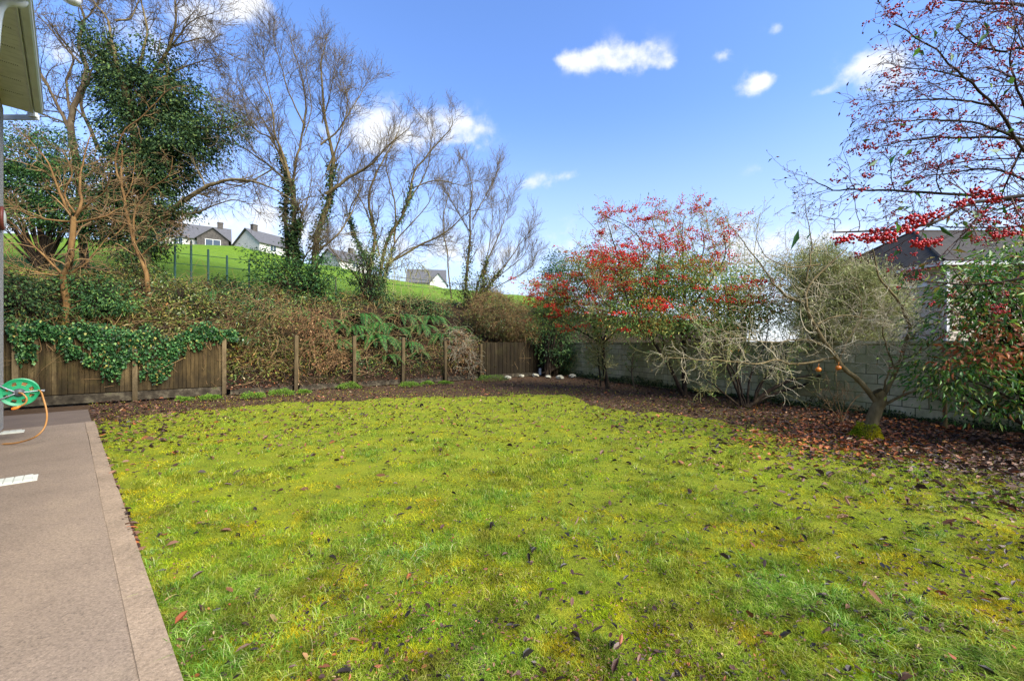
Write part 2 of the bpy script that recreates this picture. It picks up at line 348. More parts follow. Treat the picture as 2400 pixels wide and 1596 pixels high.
def groundmats():
    m = Mat('soil', .95, .1); f = m.noise(9, 8, .7); g = m.noise(60, 4, .7)
    m.color(m.mix(.5, m.ramp(f, [(.3, '241a12'), (.55, '4c3828'), (.75, '6c4f39')]), m.ramp(g, [(.35, '241a12'), (.65, '635039')]))); m.bump(g, .8, .03); MT['soil'] = m.m
    m = Mat('lawn_turf', .95, .1); f = m.noise(2.2, 6, .65); g = m.noise(45, 5, .7)
    m.color(m.mix(.45, m.ramp(f, [(.3, '4e5c17'), (.5, '747e1e'), (.7, '938f26')]), m.ramp(g, [(.3, '303411'), (.55, '727c20'), (.75, 'a8a036')]))); m.bump(g, .8, .03); MT['turf'] = m.m
    m = Mat('field_grass', .9, .1); f = m.noise(.12, 6, .65); g = m.noise(2.5, 6, .75, (1, 1, 1)); w = m.noise(.9, 3, .6, (.4, 2.2, 1))
    c = m.mix(.5, m.ramp(f, [(.3, '4d6c16'), (.7, '627c1e')]), m.ramp(g, [(.3, '3f5c14'), (.5, '5a741c'), (.7, '7c9036')])); c = m.mix(m.math('MULTIPLY', w, .35), c, '3a4c1a'); m.color(c); m.bump(g, .6, .15); MT['field'] = m.m
    m = Mat('bank_soil', .95, .1); f = m.noise(1.2, 8, .7); m.color(m.ramp(f, [(.3, '15100b'), (.5, '261c12'), (.65, '2a2a15'), (.8, '3c331d')])); m.bump(f, .8, .1); MT['bank'] = m.m
    for nm, key, cs, j in (('patio_concrete', 'patio', ('6a5d4e', '80705f', '93826b'), 0), ('edge_concrete', 'edge', ('74654f', '937f67', 'a89277'), 1)):
        m = Mat(nm, .85, .25); f = m.noise(1.6 + j, 7, .7); g = m.noise(62, 4, .8); v = m.noise(26, 6, .8); h = m.noise(.6, 4, .6); st = m.noise(5, 6, .75, (1, 1, 1), 'Object', .6)
        c = m.ramp(f, [(.3, cs[0]), (.5, cs[1]), (.7, cs[2])]); c = m.mix(.6 - .1 * j, c, m.ramp(g, [(.32, '2e2722'), (.46, '776857'), (.62, '97846f'), (.75, 'c6b698')]))
        c = m.mix(m.ramp(v, [(.5, '000000'), (.68, 'b0b0b0')]), c, '332b25'); c = m.mix(m.ramp(st, [(.55, '000000'), (.7, '808080')]), c, '40382f'); c = m.mix(m.ramp(h, [(.4, '000000'), (.62, '707070')]), c, '5f5042'); m.color(c); m.bump(m.math('ADD', g, v), .6, .008); MT[key] = m.m
    m = Mat('tarmac', .9, .2); f = m.noise(2, 6, .65); g = m.noise(120, 3, .75); m.color(m.mix(.5, m.ramp(f, [(.3, '4c4038'), (.7, '68594e')]), m.ramp(g, [(.3, '383029'), (.7, '82725f')]))); m.bump(g, .5, .006); MT['tarmac'] = m.m
groundmats()
def wallmats():
    m = Mat('block_wall', .95, .1); tc = m.n('ShaderNodeTexCoord'); sp = m.n('ShaderNodeSeparateXYZ'); cb = m.n('ShaderNodeCombineXYZ')
    m.L.new(tc.outputs['Object'], sp.inputs[0]); m.L.new(sp.outputs[0], cb.inputs[0]); m.L.new(sp.outputs[2], cb.inputs[1])
    nz = m.noise(2.5, 4, .6); dv = m.n('ShaderNodeVectorMath', operation='MULTIPLY_ADD'); m.L.new(nz, dv.inputs[0]); dv.inputs[1].default_value = (.02, .02, 0); m.L.new(cb.outputs[0], dv.inputs[2])
    b = m.n('ShaderNodeTexBrick'); m.L.new(dv.outputs[0], b.inputs['Vector']); b.inputs['Scale'].default_value = 1; b.inputs['Brick Width'].default_value = .45; b.inputs['Row Height'].default_value = .225
    b.inputs['Mortar Size'].default_value = .012; b.inputs['Mortar Smooth'].default_value = .5; b.inputs['Color1'].default_value = lin('b5aa82'); b.inputs['Color2'].default_value = lin('cfc49e'); b.inputs['Mortar'].default_value = lin('4a4534')
    f = m.noise(.9, 7, .7); c = m.mix(m.ramp(f, [(.34, '202020'), (.56, 'd8d8d8')]), b.outputs['Color'], '84844f'); g = m.noise(14, 6, .75); c = m.mix(m.ramp(g, [(.45, '000000'), (.7, '909090')]), c, '625d49')
    st = m.noise(3, 5, .7, (1, 1, .15)); c = m.mix(m.ramp(st, [(.5, '000000'), (.72, 'a0a0a0')]), c, '3f3c28'); m.color(c)
    m.bump(m.math('SUBTRACT', g, b.outputs['Fac']), .7, .02); MT['blocks'] = m.m
    for nm, cs in (('fence_wood', ('2f281b', '574930', '786644')), ('fence_dark', ('1c1812', '302819', '453b2a')), ('post_wood', ('4c4130', '74654c', '8f8166'))):
        m = Mat(nm, .9, .15); f = m.noise(9, 6, .7, (1, 1, .12)); c = m.ramp(f, [(.3, cs[0]), (.5, cs[1]), (.72, cs[2])]); i = m.ramp(m.island(), [(0, '6a664e'), (.5, 'c0b8a0'), (1, 'ffffff')])
        c = m.mix(.75, c, i, 'MULTIPLY'); g = m.noise(1.6, 6, .7); c = m.mix(m.ramp(g, [(.5, '000000'), (.7, '808080')]), c, '4c4c22')
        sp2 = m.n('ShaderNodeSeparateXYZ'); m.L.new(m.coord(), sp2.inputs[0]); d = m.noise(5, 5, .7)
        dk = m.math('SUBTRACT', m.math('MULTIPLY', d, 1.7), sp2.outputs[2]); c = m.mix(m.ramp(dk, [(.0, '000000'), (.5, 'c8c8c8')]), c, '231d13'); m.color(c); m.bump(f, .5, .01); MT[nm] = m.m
    m = Mat('gravel_board', .9, .1); f = m.noise(4, 7, .7); m.color(m.ramp(f, [(.3, '1f1b14'), (.48, '3a342a'), (.6, '575040'), (.72, '3f4a22')])); m.bump(f, .5, .01); MT['board'] = m.m
    m = Mat('roughcast', .95, .1); f = m.noise(70, 4, .8); m.color(m.ramp(f, [(.3, '4d4a45'), (.48, '9b968c'), (.65, 'd8d4c8')])); m.bump(f, 1, .02); MT['roughcast'] = m.m
    m = Mat('render_cream', .9, .2); f = m.noise(1.2, 6, .7); m.color(m.ramp(f, [(.3, 'a0937f'), (.6, 'bdb19c'), (.8, 'cdc3b2')])); MT['cream'] = m.m
    for nm, a, b_ in (('slate_dark', '211c16', '332d25'), ('slate_grey', '7b7b7d', '9a9a9a')):
        m = Mat(nm, .8, .2); w = m.n('ShaderNodeTexBrick'); m.L.new(m.coord(), w.inputs['Vector']); w.inputs['Scale'].default_value = 1; w.inputs['Brick Width'].default_value = .3; w.inputs['Row Height'].default_value = .22; w.inputs['Mortar Size'].default_value = .02
        w.inputs['Color1'].default_value = lin(a); w.inputs['Color2'].default_value = lin(b_); w.inputs['Mortar'].default_value = lin('38342e'); f = m.noise(2.5, 7, .75); c = m.mix(m.ramp(f, [(.45, '000000'), (.7, '707070')]), w.outputs[0], '5d5a40'); m.color(c); m.bump(w.outputs['Fac'], -.4, .03); MT[nm] = m.m
    m = Mat('glass', .08, .6); m.color('3c4650'); MT['glass'] = m.m
    MT['white'] = plain('white_paint', 'd6d6d0', .5); MT['upvc'] = plain('white_plastic', 'c9cdc8', .35, .5, 0, .06); MT['upvc_soffit'] = plain('soffit_plastic', 'd2d2c8', .5, .4, 0, .08)
    MT['hwall'] = plain('hill_wall', 'b4b2aa', .8); MT['stone'] = plain('hill_stone', '4e4a45', .9, .2, 0, .3); MT['brown_paint'] = plain('brown_paint', '6a3426', .5)
    MT['reel_green'] = plain('reel_green', '128c58', .4, .5, 0, .15); MT['reel_dark'] = plain('reel_dark', '4a4d50', .45); MT['steel'] = plain('steel', '8d9096', .4, .5, .4); MT['hose'] = plain('hose_yellow', 'a3733a', .45, .4, 0, .12); MT['orange'] = plain('orange_plastic', 'e8791a', .4)
    MT['grate'] = plain('grate_white', 'c2c3b4', .6, .3, 0, .1); MT['field_post'] = plain('green_metal', '24453c', .5, .4, 0, .15); MT['rock'] = plain('pale_rock', 'a9a590', .9, .2, 0, .35); MT['dark'] = plain('dark_gap', '17150f', .9)
    MT['apple'] = plain('orange_fruit', 'd97a1c', .35, .5, 0, .2); MT['brick'] = plain('old_brick', '7c5a44', .9, .2, 0, .3); MT['log'] = barkmat('log_bark', '3a2d20', '5a4632', '76603f')
wallmats()

# ------------------------------------------------------------------ the ground
LB = (np.array([-3000, 200, 300, 480, 600, 900, 1200, 1330, 1420, 1560, 1700, 1850, 2000, 2200, 2400, 3000, 4500]), np.array([1000, 978, 968, 948, 938, 924, 916, 917, 945, 958, 972, 1010, 1035, 1062, 1105, 1230, 1500]))
def lawn_f(X, Y):
    """>0 inside the lawn (in photo rows, softened by noise)"""
    Y = np.maximum(Y, .3); px = 1200 + F * X / Y; py = HY + F * EYE / Y
    f = py - np.interp(px, *LB) + (vnoise(X, Y, .8, 3) - .5) * 26 + (vnoise(X, Y, 2.6, 4) - .5) * 22 * np.clip(px / 2400, .4, 1.3)
    return np.where(X * N2[0] + Y * N2[1] > .375 + .02 * vnoise(X, Y, 7, 91), f, -99)
V = np.array([(-700, -300, -.09), (700, -300, -.09), (700, 900, -.09), (-700, 900, -.09)]); o = obj('ground', mesh('ground', V, [[(0, 1, 2, 3)]], MT['soil'])); tag(o, kind='structure')
def lawn_sheet():
    pts = []
    for px in np.linspace(190, 4200, 220):
        py = np.interp(px, *LB); D = F * (EYE) / (py - HY); X = (px - 1200) / F * D
        j = .95 + .012 * math.sin(px * .021) + .012 * math.sin(px * .057 + 1) + .012 * math.sin(px * .19); pts.append((X * j, D * j, -.045))
    pts = [p for p in pts if p[0] * N2[0] + p[1] * N2[1] > .37]
    a = hw(13.0, .37, -.045); b = hw(-6, .37, -.045); pts = [a] + pts + [(9.5, -3, -.045), b]
    bm = bmesh.new(); f = bm.faces.new([bm.verts.new(p) for p in pts]); bmesh.ops.triangulate(bm, faces=[f]); bmesh.ops.recalc_face_normals(bm, faces=bm.faces)
    me = bpy.data.meshes.new('lawn'); bm.to_mesh(me); bm.free(); me.materials.append(MT['turf']); tag(obj('lawn', me), kind='structure')
lawn_sheet()
def hill():
    pxs = np.concatenate((np.linspace(-900, 1750, 160),)); ss = np.concatenate((np.linspace(0, 7, 22), np.linspace(8, 70, 40), [80, 110, 160]))
    k = (pxs - 1200) / F; Y = (ss[None] + 16.23) / (.781 - .625 * k)[:, None]; X = k[:, None] * Y; Z = terrain(X, Y)
    bumps = (vnoise(X, Y, 1.3, 5) - .5) * .35 * np.clip((ss - .3) / 1, 0, 1) * (ss < 7) + (vnoise(X, Y, .18, 6) - .5) * 1.0 * np.clip((ss - 8) / 10, 0, 1); Z = Z + bumps
    V = np.stack((X, Y, Z), -1)
    n = len(pxs)
    def part(a, b, name, m):
        VV = V[:, a:b + 1]; c = VV.shape[1]; i = np.arange(n - 1)[:, None] * c + np.arange(c - 1)[None]
        Q = np.stack((i, i + c, i + c + 1, i + 1), -1).reshape(-1, 4)
        return tag(obj(name, mesh(name, VV.reshape(-1, 3), [Q], m, True)), kind='structure')
    part(0, 19, 'bank', MT['bank']); part(19, len(ss) - 1, 'hillside_field', MT['field'])
hill()
# patio: concrete, its border strip, the darker tarmac beyond
def slab(name, e0, e1, n0, n1, z, h, m):
    b = MB(); b.obox(hw(e0, (n0 + n1) / 2, 0), hw(e1, (n0 + n1) / 2, 0), abs(n1 - n0), h, z - h); return tag(b.build(name, m, None, hw((e0 + e1) / 2, (n0 + n1) / 2, 0)), kind='structure')
slab('patio', -4, 10.0, -6, .2335, .0, .2, MT['patio']); slab('patio', 10.01, 12.2, -6, .2335, -.004, .2, MT['patio'])
bd = MB(); e = -4.0
while e < 12.2:
    l = .9 + .3 * rng.random(); x = min(e + l, 12.2); bd.obox(hw(e + .001, .303, 0), hw(x - .001, .303, 0), .13 + .022 * rng.random(), .2, -.2 + .003 + .004 * rng.random()); e = x
tag(bd.build('patio_edging', MT['edge']), kind='structure')
slab('tarmac_strip', 12.205, 14.55, -6, .33, -.008, .2, MT['tarmac'])

# ------------------------------------------------------------------ the house corner with its eave
def house_corner():
    r = empty('house', hw(12.5, -.846, 0), 'grey roughcast house corner with white eaves at the left edge of the patio', 'house')
    b = MB(); a = hw(3, -.846, 0); c = hw(12.5, -.846, 0); d = hw(12.5, -7.5, 0); e = hw(3, -7.5, 0)
    b.prism([a, e, d, c], off=(0, 0, 6.05)); b.build('wall', MT['roughcast'], r)
    b = MB(); p = hw(2.9, -.42, 6.22); q = hw(2.9, -4.2, 8.6); s = hw(2.9, -7.9, 6.22); ev = hw(9.75, 0, 0)
    b.prism([p, q, s, s - np.array((0, 0, .02)), q - np.array((0, 0, .14)), p - np.array((0, 0, .02))], off=ev); b.build('roof', MT['slate_dark'], r)
    b = MB(); w = .0
    e0 = 3.0
    while e0 < 12.2:            # soffit planks running out from the wall
        b.obox(hw(e0 + .072, -.846, 0), hw(e0 + .072, -.48, 0), .140, .012, 6.05); e0 += .145
    so_ = b.build('soffit', MT['upvc_soffit'], r)
    e0 = 3.4
    while e0 < 12:
        b = MB()
        for k in range(12): b.box(hw(e0, -.80 + k * .022, 6.048), (.008, .014, .006), np.array(((.728, .686, 0), (.686, -.728, 0), (0, 0, 1))))
        e0 += .58; b.build('soffit_vent', MT['dark'], so_)
    b = MB(); b.obox(hw(3, -.47, 0), hw(12.25, -.47, 0), .022, .2, 6.03); b.build('fascia', MT['upvc'], r)
    # square-line gutter: open channel, with a rolled front lip and an end cap
    b = MB(); prof = [(-.452, 6.17), (-.452, 6.07), (-.435, 6.052), (-.36, 6.052), (-.338, 6.075), (-.335, 6.165)]
    P = [hw(3, n, z) for n, z in prof]; Q = [hw(12.2, n, z) for n, z in prof]; m = len(P)
    i = np.arange(m - 1); b.add(P + Q, [np.stack((i, i + m, i + m + 1, i + 1), 1)])
    g = b.build('gutter', MT['upvc'], r); mod = g.modifiers.new('thick', 'SOLIDIFY'); mod.thickness = .004
    b = MB(); b.tube([hw(3, -.333, 6.165), hw(12.2, -.333, 6.165)], .011, 8); b.build('gutter_lip', MT['upvc'], g, smooth=True)
    b = MB(); b.prism([hw(12.2, n, z) for n, z in [(-.455, 6.18)] + prof[1:] + [(-.33, 6.18)]], off=hw(.02, 0, 0)); b.build('end_cap', MT['upvc'], g)
    b = MB(); a = at(92, 277, 8.28); b.box((a[0] - .42, a[1] - .02, a[2]), (.86, .03, .1)); b.box((a[0] - .075, a[1] - .05, a[2] + .12), (.15, .05, .25)); b.build('end_board', MT['upvc'], r)
    b = MB(); pts = smooth_path([hw(8.35, n, z) for n, z in [(-.40, 6.06), (-.43, 6.0), (-.60, 5.85), (-.66, 5.1), (-.76, 4.6), (-.79, 4.3), (-.79, 2), (-.79, .25), (-.74, .1)]], 40); b.tube(pts, .05, 14); b.build('downpipe', MT['upvc'], r, smooth=True)
    for z in (3.6, 1.6):
        b = MB(); b.disc([(.056, -.02), (.056, .02)], hw(8.35, -.79, z), (0, 0, 1), 16); b.build('pipe_clip', MT['upvc'], r)
house_corner()
def outdoor_lamp():
    c = at(163, -6, 5.45); r = empty('outdoor_lamp', c, 'pale grey rounded lamp head jutting out from the white eave', 'lamp')
    d = unit(at(190, 12, 5.3) - at(120, -22, 5.7))
    b = MB(); n = 14; t = np.linspace(-1, 1, n); rr = .085 * np.sqrt(np.clip(1 - np.abs(t) ** 4.5, .002, 1)); b.tube(c + d * t[:, None] * .2, rr, 18); b.build('lamp_head', MT['upvc'], r, smooth=True)
    b = MB(); b.tube(smooth_path([c - d * .16, c - d * .3 + np.array((0, 0, .05)), hw(7.6, -.33, 6.25)], 10), .022, 10); b.build('arm', MT['upvc'], r, smooth=True)
outdoor_lamp()
def round_light():
    c = hw(11.9, -.80, 3.86); ax = np.array((N2[0], N2[1], 0)); r = empty('wall_lamp', c, 'round brown rimmed lamp on the roughcast house wall at the photo edge', 'lamp')
    b = MB(); b.disc([(.16, -.04), (.21, -.04), (.22, -.02), (.21, .0), (.18, .01), (.165, .0)], c, ax, 40); b.build('rim', MT['brown_paint'], r, smooth=True)
    b = MB(); b.disc([(.0005, .03), (.08, .025), (.14, .01), (.166, .0)], c, ax, 40); b.build('glass', MT['grate'], r, smooth=True)
round_light()
def hose_reel():
    c = hw(10.65, -.55, .80); ax = np.array((E2[0], E2[1], 0)); nv = np.array((N2[0], N2[1], 0)); up = np.array((0, 0, 1.))
    r = empty('hose_reel', hw(10.65, -.8, .80), 'green plastic hose reel with yellow hose on the house wall', 'hose reel')
    drum = None
    for sgn in (-1, 1):          # two flanges pierced by eight slots
        V = []; Q = []; nseg = 64; rings = [.055, .12, .175, .218]
        for ri in rings:
            for k in range(nseg):
                a = k * 2 * math.pi / nseg; V.append(c + ax * sgn * .12 + (math.cos(a) * nv + math.sin(a) * up) * ri + ax * sgn * (.012 if ri == .218 else 0))
        for j in range(3):
            for k in range(nseg):
                if j == 1 and (k % 8) in (2, 3, 4, 5): continue
                k2 = (k + 1) % nseg; Q.append((j * nseg + k, j * nseg + k2, (j + 1) * nseg + k2, (j + 1) * nseg + k))
        b = MB(); b.add(V, [Q]); f = b.build('flange', MT['reel_green'], r); m = f.modifiers.new('thick', 'SOLIDIFY'); m.thickness = .012; m.offset = 0
    b = MB(); b.disc([(.10, -.115), (.10, .115)], c, ax, 32); drum = b.build('drum', MT['reel_green'], r, smooth=True)
    b = MB(); t = np.linspace(0, 1, 420); a = t * 2 * math.pi * 11; rad = .118 + .02 * (t > .5)
    b.tube(c + (np.cos(a)[:, None] * nv + np.sin(a)[:, None] * up) * rad[:, None] + ax * ((np.abs((t * 2) % 2 - 1) - .5) * .2)[:, None], .011, 6); b.build('hose', MT['hose'], r, smooth=True)
    b = MB(); b.disc([(.0005, -.175), (.045, -.172), (.062, -.15), (.065, -.13), (.07, -.125)], c, ax, 24); b.build('hub', MT['reel_dark'], r, smooth=True)
    b = MB(); f = c - ax * .16
    for z in (.16, -.12): b.tube(smooth_path([f + up * .0 - nv * .02, f - nv * .16 + up * z * .6, c - ax * .05 - nv * .29 + up * z * 1.2], 8), .011, 8)
    b.box(c - nv * .285, (.02, .02, .5), None); b.build('bracket', MT['steel'], r, smooth=True)
    b = MB(); b.tube([f, f + nv * .28 + up * .02 + ax * .02], .008, 8); b.tube([f + nv * .27 + up * .02, f + nv * .27 + up * .02 - ax * .09], .014, 8); b.build('handle', MT['steel'], r)
    b = MB(); p0 = f - ax * .02; b.tube(smooth_path([p0, p0 - ax * .05 + nv * .04 - up * .01, p0 - ax * .07 + nv * .085 - up * .09, p0 - ax * .06 + nv * .07 - up * .17, p0 - ax * .05 - nv * .0 - up * .225], 20), .012, 8); tail = b.build('hose_tail', MT['hose'], r, smooth=True)
    b = MB(); q = p0 - ax * .05 - nv * .01 - up * .23; b.tube([q + nv * .03 + up * .02, q, q - nv * .03 - up * .012, q - nv * .065 - up * .02], [.013, .02, .024, .017], 12); b.build('connector', MT['orange'], tail, smooth=True)
    # the long loop that falls from the reel to the concrete
    b = MB(); D0 = 7.0
    pts = [c + nv * .12 + ax * .05 - up * .0, at(93, 915, 6.95), at(102, 935, 6.9), at(110, 970, 6.85), at(105, 1000, 6.7), at(85, 1022, 6.6), at(55, 1034, 6.62), at(20, 1040, 6.62), at(-40, 1041, 6.62)]
    pts = [np.array((p[0], p[1], max(p[2], .014))) for p in pts]; b.tube(smooth_path(pts, 50), .012, 8); b.build('hose_loop', MT['hose'], r, smooth=True)
hose_reel()
def grate(e0, e1, n1, label):
    c = hw((e0 + e1) / 2, (n1 - .83) / 2, 0); r = empty('drain_grate', c, label, 'drain cover', 'white drain covers on the patio')
    b = MB(); b.obox(hw((e0 + e1) / 2, -.83, 0), hw((e0 + e1) / 2, n1, 0), e1 - e0, .022, -.012); b.build('frame', MT['grate'], r)
    b = MB(); n = -.8
    while n < n1 - .06:
        b.obox(hw((e0 + e1) / 2, n, 0), hw((e0 + e1) / 2, n + .066, 0), (e1 - e0) * .94, .012, .0105); n += .074
    b.build('panel', MT['grate'], r)
grate(7.4, 7.7, -.25, 'larger white slatted drain cover set in the concrete, nearer the lawn corner of the photo'); grate(11.6, 11.85, -.55, 'small white drain cover under the green hose reel')

# ------------------------------------------------------------------ fences and the block wall
def boards(b, p, q, z0, z1, wood_w=.1, rag=.03, yshift=0):
    p = np.array(p[:2]); q = np.array(q[:2]); L = np.linalg.norm(q - p); d = (q - p) / L; n = np.array((-d[1], d[0])); x = 0; i = 0
    while x < L - .04:
        w = min(wood_w * (.9 + .25 * rng.random()), L - x); c = p + d * (x + w / 2) + n * (.006 if i % 2 else -.006); t = R(2.2)
        u = d * math.cos(t) + n * math.sin(t); v = np.array((-u[1], u[0])); h = z1 - z0 + rag * (rng.random() - .5)
        M = np.array(((u[0], v[0], 0), (u[1], v[1], 0), (0, 0, 1))); lean = (rng.random() - .5) * .012
        M = M @ np.array(((1, 0, lean), (0, 1, 0), (0, 0, 1))); b.box((c[0], c[1], z0 + h / 2), (w - .006, .018, h), M); x += w; i += 1
    return b
PX = [16, 112, 316, 531]
P3 = lambda px, off=0: np.append(fence_pt(px) - FN * off, 0)
def left_fence():
    r = empty('wooden_fence', P3(316), 'weathered closeboard fence draped with ivy behind the patio end', 'fence')
    for a, b_, z1 in ((-60, 36, 1.94), (40, 312, 1.86), (322, 520, 1.78)):
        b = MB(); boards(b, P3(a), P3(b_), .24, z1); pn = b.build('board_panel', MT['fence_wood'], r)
        for z in (.5, 1.4): b = MB(); b.obox(P3(a, -.05), P3(b_, -.05), .05, .08, z); b.build('rail', MT['post_wood'], pn)
        b = MB(); b.obox(P3(a, .03), P3(b_, .03), .035, .24, -.02); b.build('gravel_board', MT['board'], r)
    for px, h in ((38, 1.98), (317, 1.55), (525, 1.84)):
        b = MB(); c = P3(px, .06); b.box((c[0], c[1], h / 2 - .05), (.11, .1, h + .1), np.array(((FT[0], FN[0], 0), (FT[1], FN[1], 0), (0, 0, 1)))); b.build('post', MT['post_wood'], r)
left_fence()
POSTS = [(693, 786, 'tall square timber post left of the fern bank, first bare post from the ivy fence'), (829, 788, 'square timber post beside the bright moss tuft, second bare post from the ivy fence'), (943, 791, 'bare timber post standing in front of the biggest ferns'), (1042, 799, 'bare timber post before the pale dead twigs, fourth from the ivy fence'), (1125, 806, 'timber post touching the dark corner fence panel')]
for px, ty, lab in POSTS:
    c = P3(px, .06); h = EYE - (ty - HY) / F * c[1]; b = MB(); M = np.array(((FT[0], FN[0], 0), (FT[1], FN[1], 0), (0, 0, 1))) @ np.array(((1, 0, (rng.random() - .5) * .03), (0, 1, .0), (0, 0, 1)))
    b.box((c[0], c[1], h / 2 - .04), (.125, .115, h + .08), M); pts = np.array([(x, y) for x in (-.0625, .0625) for y in (-.0575, .0575)])
    o = b.build('fence_post', MT['post_wood'], None, c); tag(o, lab, 'post', 'bare timber posts along the bank'); m = o.modifiers.new('edge', 'BEVEL'); m.width = .012; m.segments = 2
gb = [(540, 685, 'grey timber gravel board between the ivy fence and the first bare post'), (702, 822, 'pale gravel board between the first and second bare posts'), (838, 938, 'gravel board between the second bare post and the post by the ferns'), (950, 1037, 'gravel board right of the post in front of the ferns'), (1049, 1120, 'low gravel board beside the dark corner fence panel')]
for a, c_, lab in gb:
    b = MB(); p, q = P3(a), P3(c_); b.obox(p, q, .04, .2, -.06); o = b.build('gravel_board', MT['board'], None, (p + q) / 2); tag(o, lab, 'gravel board', 'gravel boards at the foot of the bank')
def corner_fence():
    r = empty('corner_fence', P3(1190), 'dark weathered fence panel under the brown shrub in the far corner', 'fence')
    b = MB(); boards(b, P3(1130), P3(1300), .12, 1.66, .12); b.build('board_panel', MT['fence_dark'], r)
    for z in (.4, 1.35): b = MB(); b.obox(P3(1130, -.05), P3(1300, -.05), .05, .08, z); b.build('rail', MT['fence_dark'], r)
    b = MB(); b.obox(P3(1130, -.0), P3(1300, 0), .04, .18, -.07); b.build('gravel_board', MT['board'], r)
corner_fence()
WA = np.array((2.4, 23.7)); WB = np.array((13.2, -1.2)); WD = unit(WB - WA)
WA = np.array((2.97, 22.4)) - np.array((.398, -.917)) * 1.4; WB = np.array((2.97, 22.4)) + np.array((.398, -.917)) * 24; WD = unit(WB - WA); WN = np.array((-WD[1], WD[0]))   # WN points away from the garden
def block_wall():
    L = np.linalg.norm(WB - WA); b = MB(); nx = 40
    b.box((L / 2, 0, .7), (L, .2, 1.8)); b.box((L / 2, 0, 1.625), (L, .26, .06))
    me = mesh('block_wall', np.vstack(b.V), [np.vstack(v) for v in b.Fs.values()], MT['blocks'])
    o = obj('block_wall', me, None, (WA[0], WA[1], 0), math.atan2(WD[1], WD[0])); tag(o, 'long grey concrete block wall along the right of the garden', 'wall')
block_wall()
def wallpt(px, off=.0):
    k = (px - 1200) / F; t = (k * WA[1] - WA[0]) / (WD[0] - k * WD[1]); return WA + t * WD - WN * off * (1 if (WN @ (np.array((0, 5)) - WA)) < 0 else -1)

# ------------------------------------------------------------------ houses
def simple_house(px, py, D, w, dep, rz, hw_, hr, label, wall_m, roof_m, wins=(), chim=(), gable=None, sink=.6):
    c = at(px, py, D); r = empty('hill_house', c, label, 'house', 'houses along the top of the green hill'); ca, sa = math.cos(rz), math.sin(rz)
    M = np.array(((ca, -sa, 0), (sa, ca, 0), (0, 0, 1))); T = lambda P: np.asarray(P, float) @ M.T + c
    b = MB(); b.prism(T([(-w / 2, -dep / 2, -sink), (w / 2, -dep / 2, -sink), (w / 2, -dep / 2, hw_), (-w / 2, -dep / 2, hw_)]), off=M @ np.array((0, dep, 0)))
    for x in (-w / 2, w / 2 - .2): b.prism(T([(x, -dep / 2, hw_ + .001), (x, dep / 2, hw_ + .001), (x, 0, hw_ + hr - .12)]), off=M @ np.array((.2, 0, 0)))
    b.build('wall', wall_m, r)
    b = MB(); o = .35
    for s in (-1, 1):
        y0 = s * (dep / 2 + o); z0 = hw_ - o * hr / (dep / 2)
        b.prism(T([(-w / 2 - o, y0, z0), (-w / 2 - o, 0, hw_ + hr), (-w / 2 - o, 0, hw_ + hr + .14), (-w / 2 - o, y0, z0 + .14)]), off=M @ np.array((w + 2 * o, 0, 0)))
    rf = b.build('roof', roof_m, r)
    for (x, s) in chim: b = MB(); b.box(T([(x, 0, hw_ + hr + .3)])[0], (.9, .7, 1.4), M); b.box(T([(x, 0, hw_ + hr + 1.05)])[0], (1.0, .8, .12), M); b.build('chimney', MT['stone'], rf)
    for (x, z, ww, wh, y) in wins:
        f = MB(); yy = (-dep / 2 if y is None else y) - .03
        for dx, dz, a, h_ in ((0, wh / 2, ww + .16, .08), (0, -wh / 2, ww + .16, .08), (-ww / 2, 0, .08, wh - .08), (ww / 2, 0, .08, wh - .08), (0, 0, .06, wh - .08)): f.box(T([(x + dx, yy, z + dz)])[0], (a, .07, h_), M)
        fo = f.build('window', MT['white'], r); g = MB(); g.box(T([(x, yy + .02, z)])[0], (ww - .05, .03, wh - .05), M); g.build('pane', MT['glass'], fo)
    if gable:
        x, gw, gd, gh, gr, gm = gable; y = -dep / 2
        b = MB(); b.prism(T([(x - gw / 2, y - gd, -sink), (x + gw / 2, y - gd, -sink), (x + gw / 2, y - gd, gh), (x, y - gd, gh + gr), (x - gw / 2, y - gd, gh)]), off=M @ np.array((0, gd - .01, 0))); b.build('gable_front', gm, r)
        b = MB()
        for s in (-1, 1): b.prism(T([(x, y - gd - .3, gh + gr + .02), (x + s * (gw / 2 + .35), y - gd - .3, gh - .35 * gr / (gw / 2) + .02), (x + s * (gw / 2 + .35), y - gd - .3, gh - .35 * gr / (gw / 2) + .17), (x, y - gd - .3, gh + gr + .17)]), off=M @ np.array((0, gd + dep / 2, 0)))
        b.build('gable_roof', roof_m, r)
MT['roof_hill'] = plain('hill_roof', '555557', .8, .2, 0, .15)
simple_house(448, 589, 77, 11.6, 7, R(33), 1.9, 2.9, 'wide hilltop bungalow with grey roof and dark stone gable', MT['hwall'], MT['roof_hill'], [(-4.0, 1.0, 1.6, 1.2, None), (-1.5, 1.0, 1.2, 1.2, None), (3.5, .9, 2.2, 1.3, -5.03)], [(4.4, 0)], (3.5, 4.6, 1.5, 1.7, 1.9, MT['stone']))
simple_house(622, 600, 79, 7.2, 7, R(66), 1.6, 2.6, 'white gabled house half hidden behind the ivy clad trunks on the hill', MT['hwall'], MT['roof_hill'], [(-1, .9, 1.2, 1.1, None)], [(-2.2, 0)])
simple_house(808, 634, 88, 7.6, 7, R(58), 1.3, 2.5, 'pale house with grey roof low between the two big bare trees', MT['hwall'], MT['roof_hill'], [(0, .8, 1.2, 1, None)], [(1.5, 0)])
simple_house(1000, 676, 96, 8.2, 7, R(10), 1.0, 3.2, 'grey roofed hill house with small white gable, lowest on the slope', MT['hwall'], MT['roof_hill'], [(-2, .6, 1.2, .9, None)], [], (2.6, 3.6, 1.2, .5, 2.2, MT['white']))
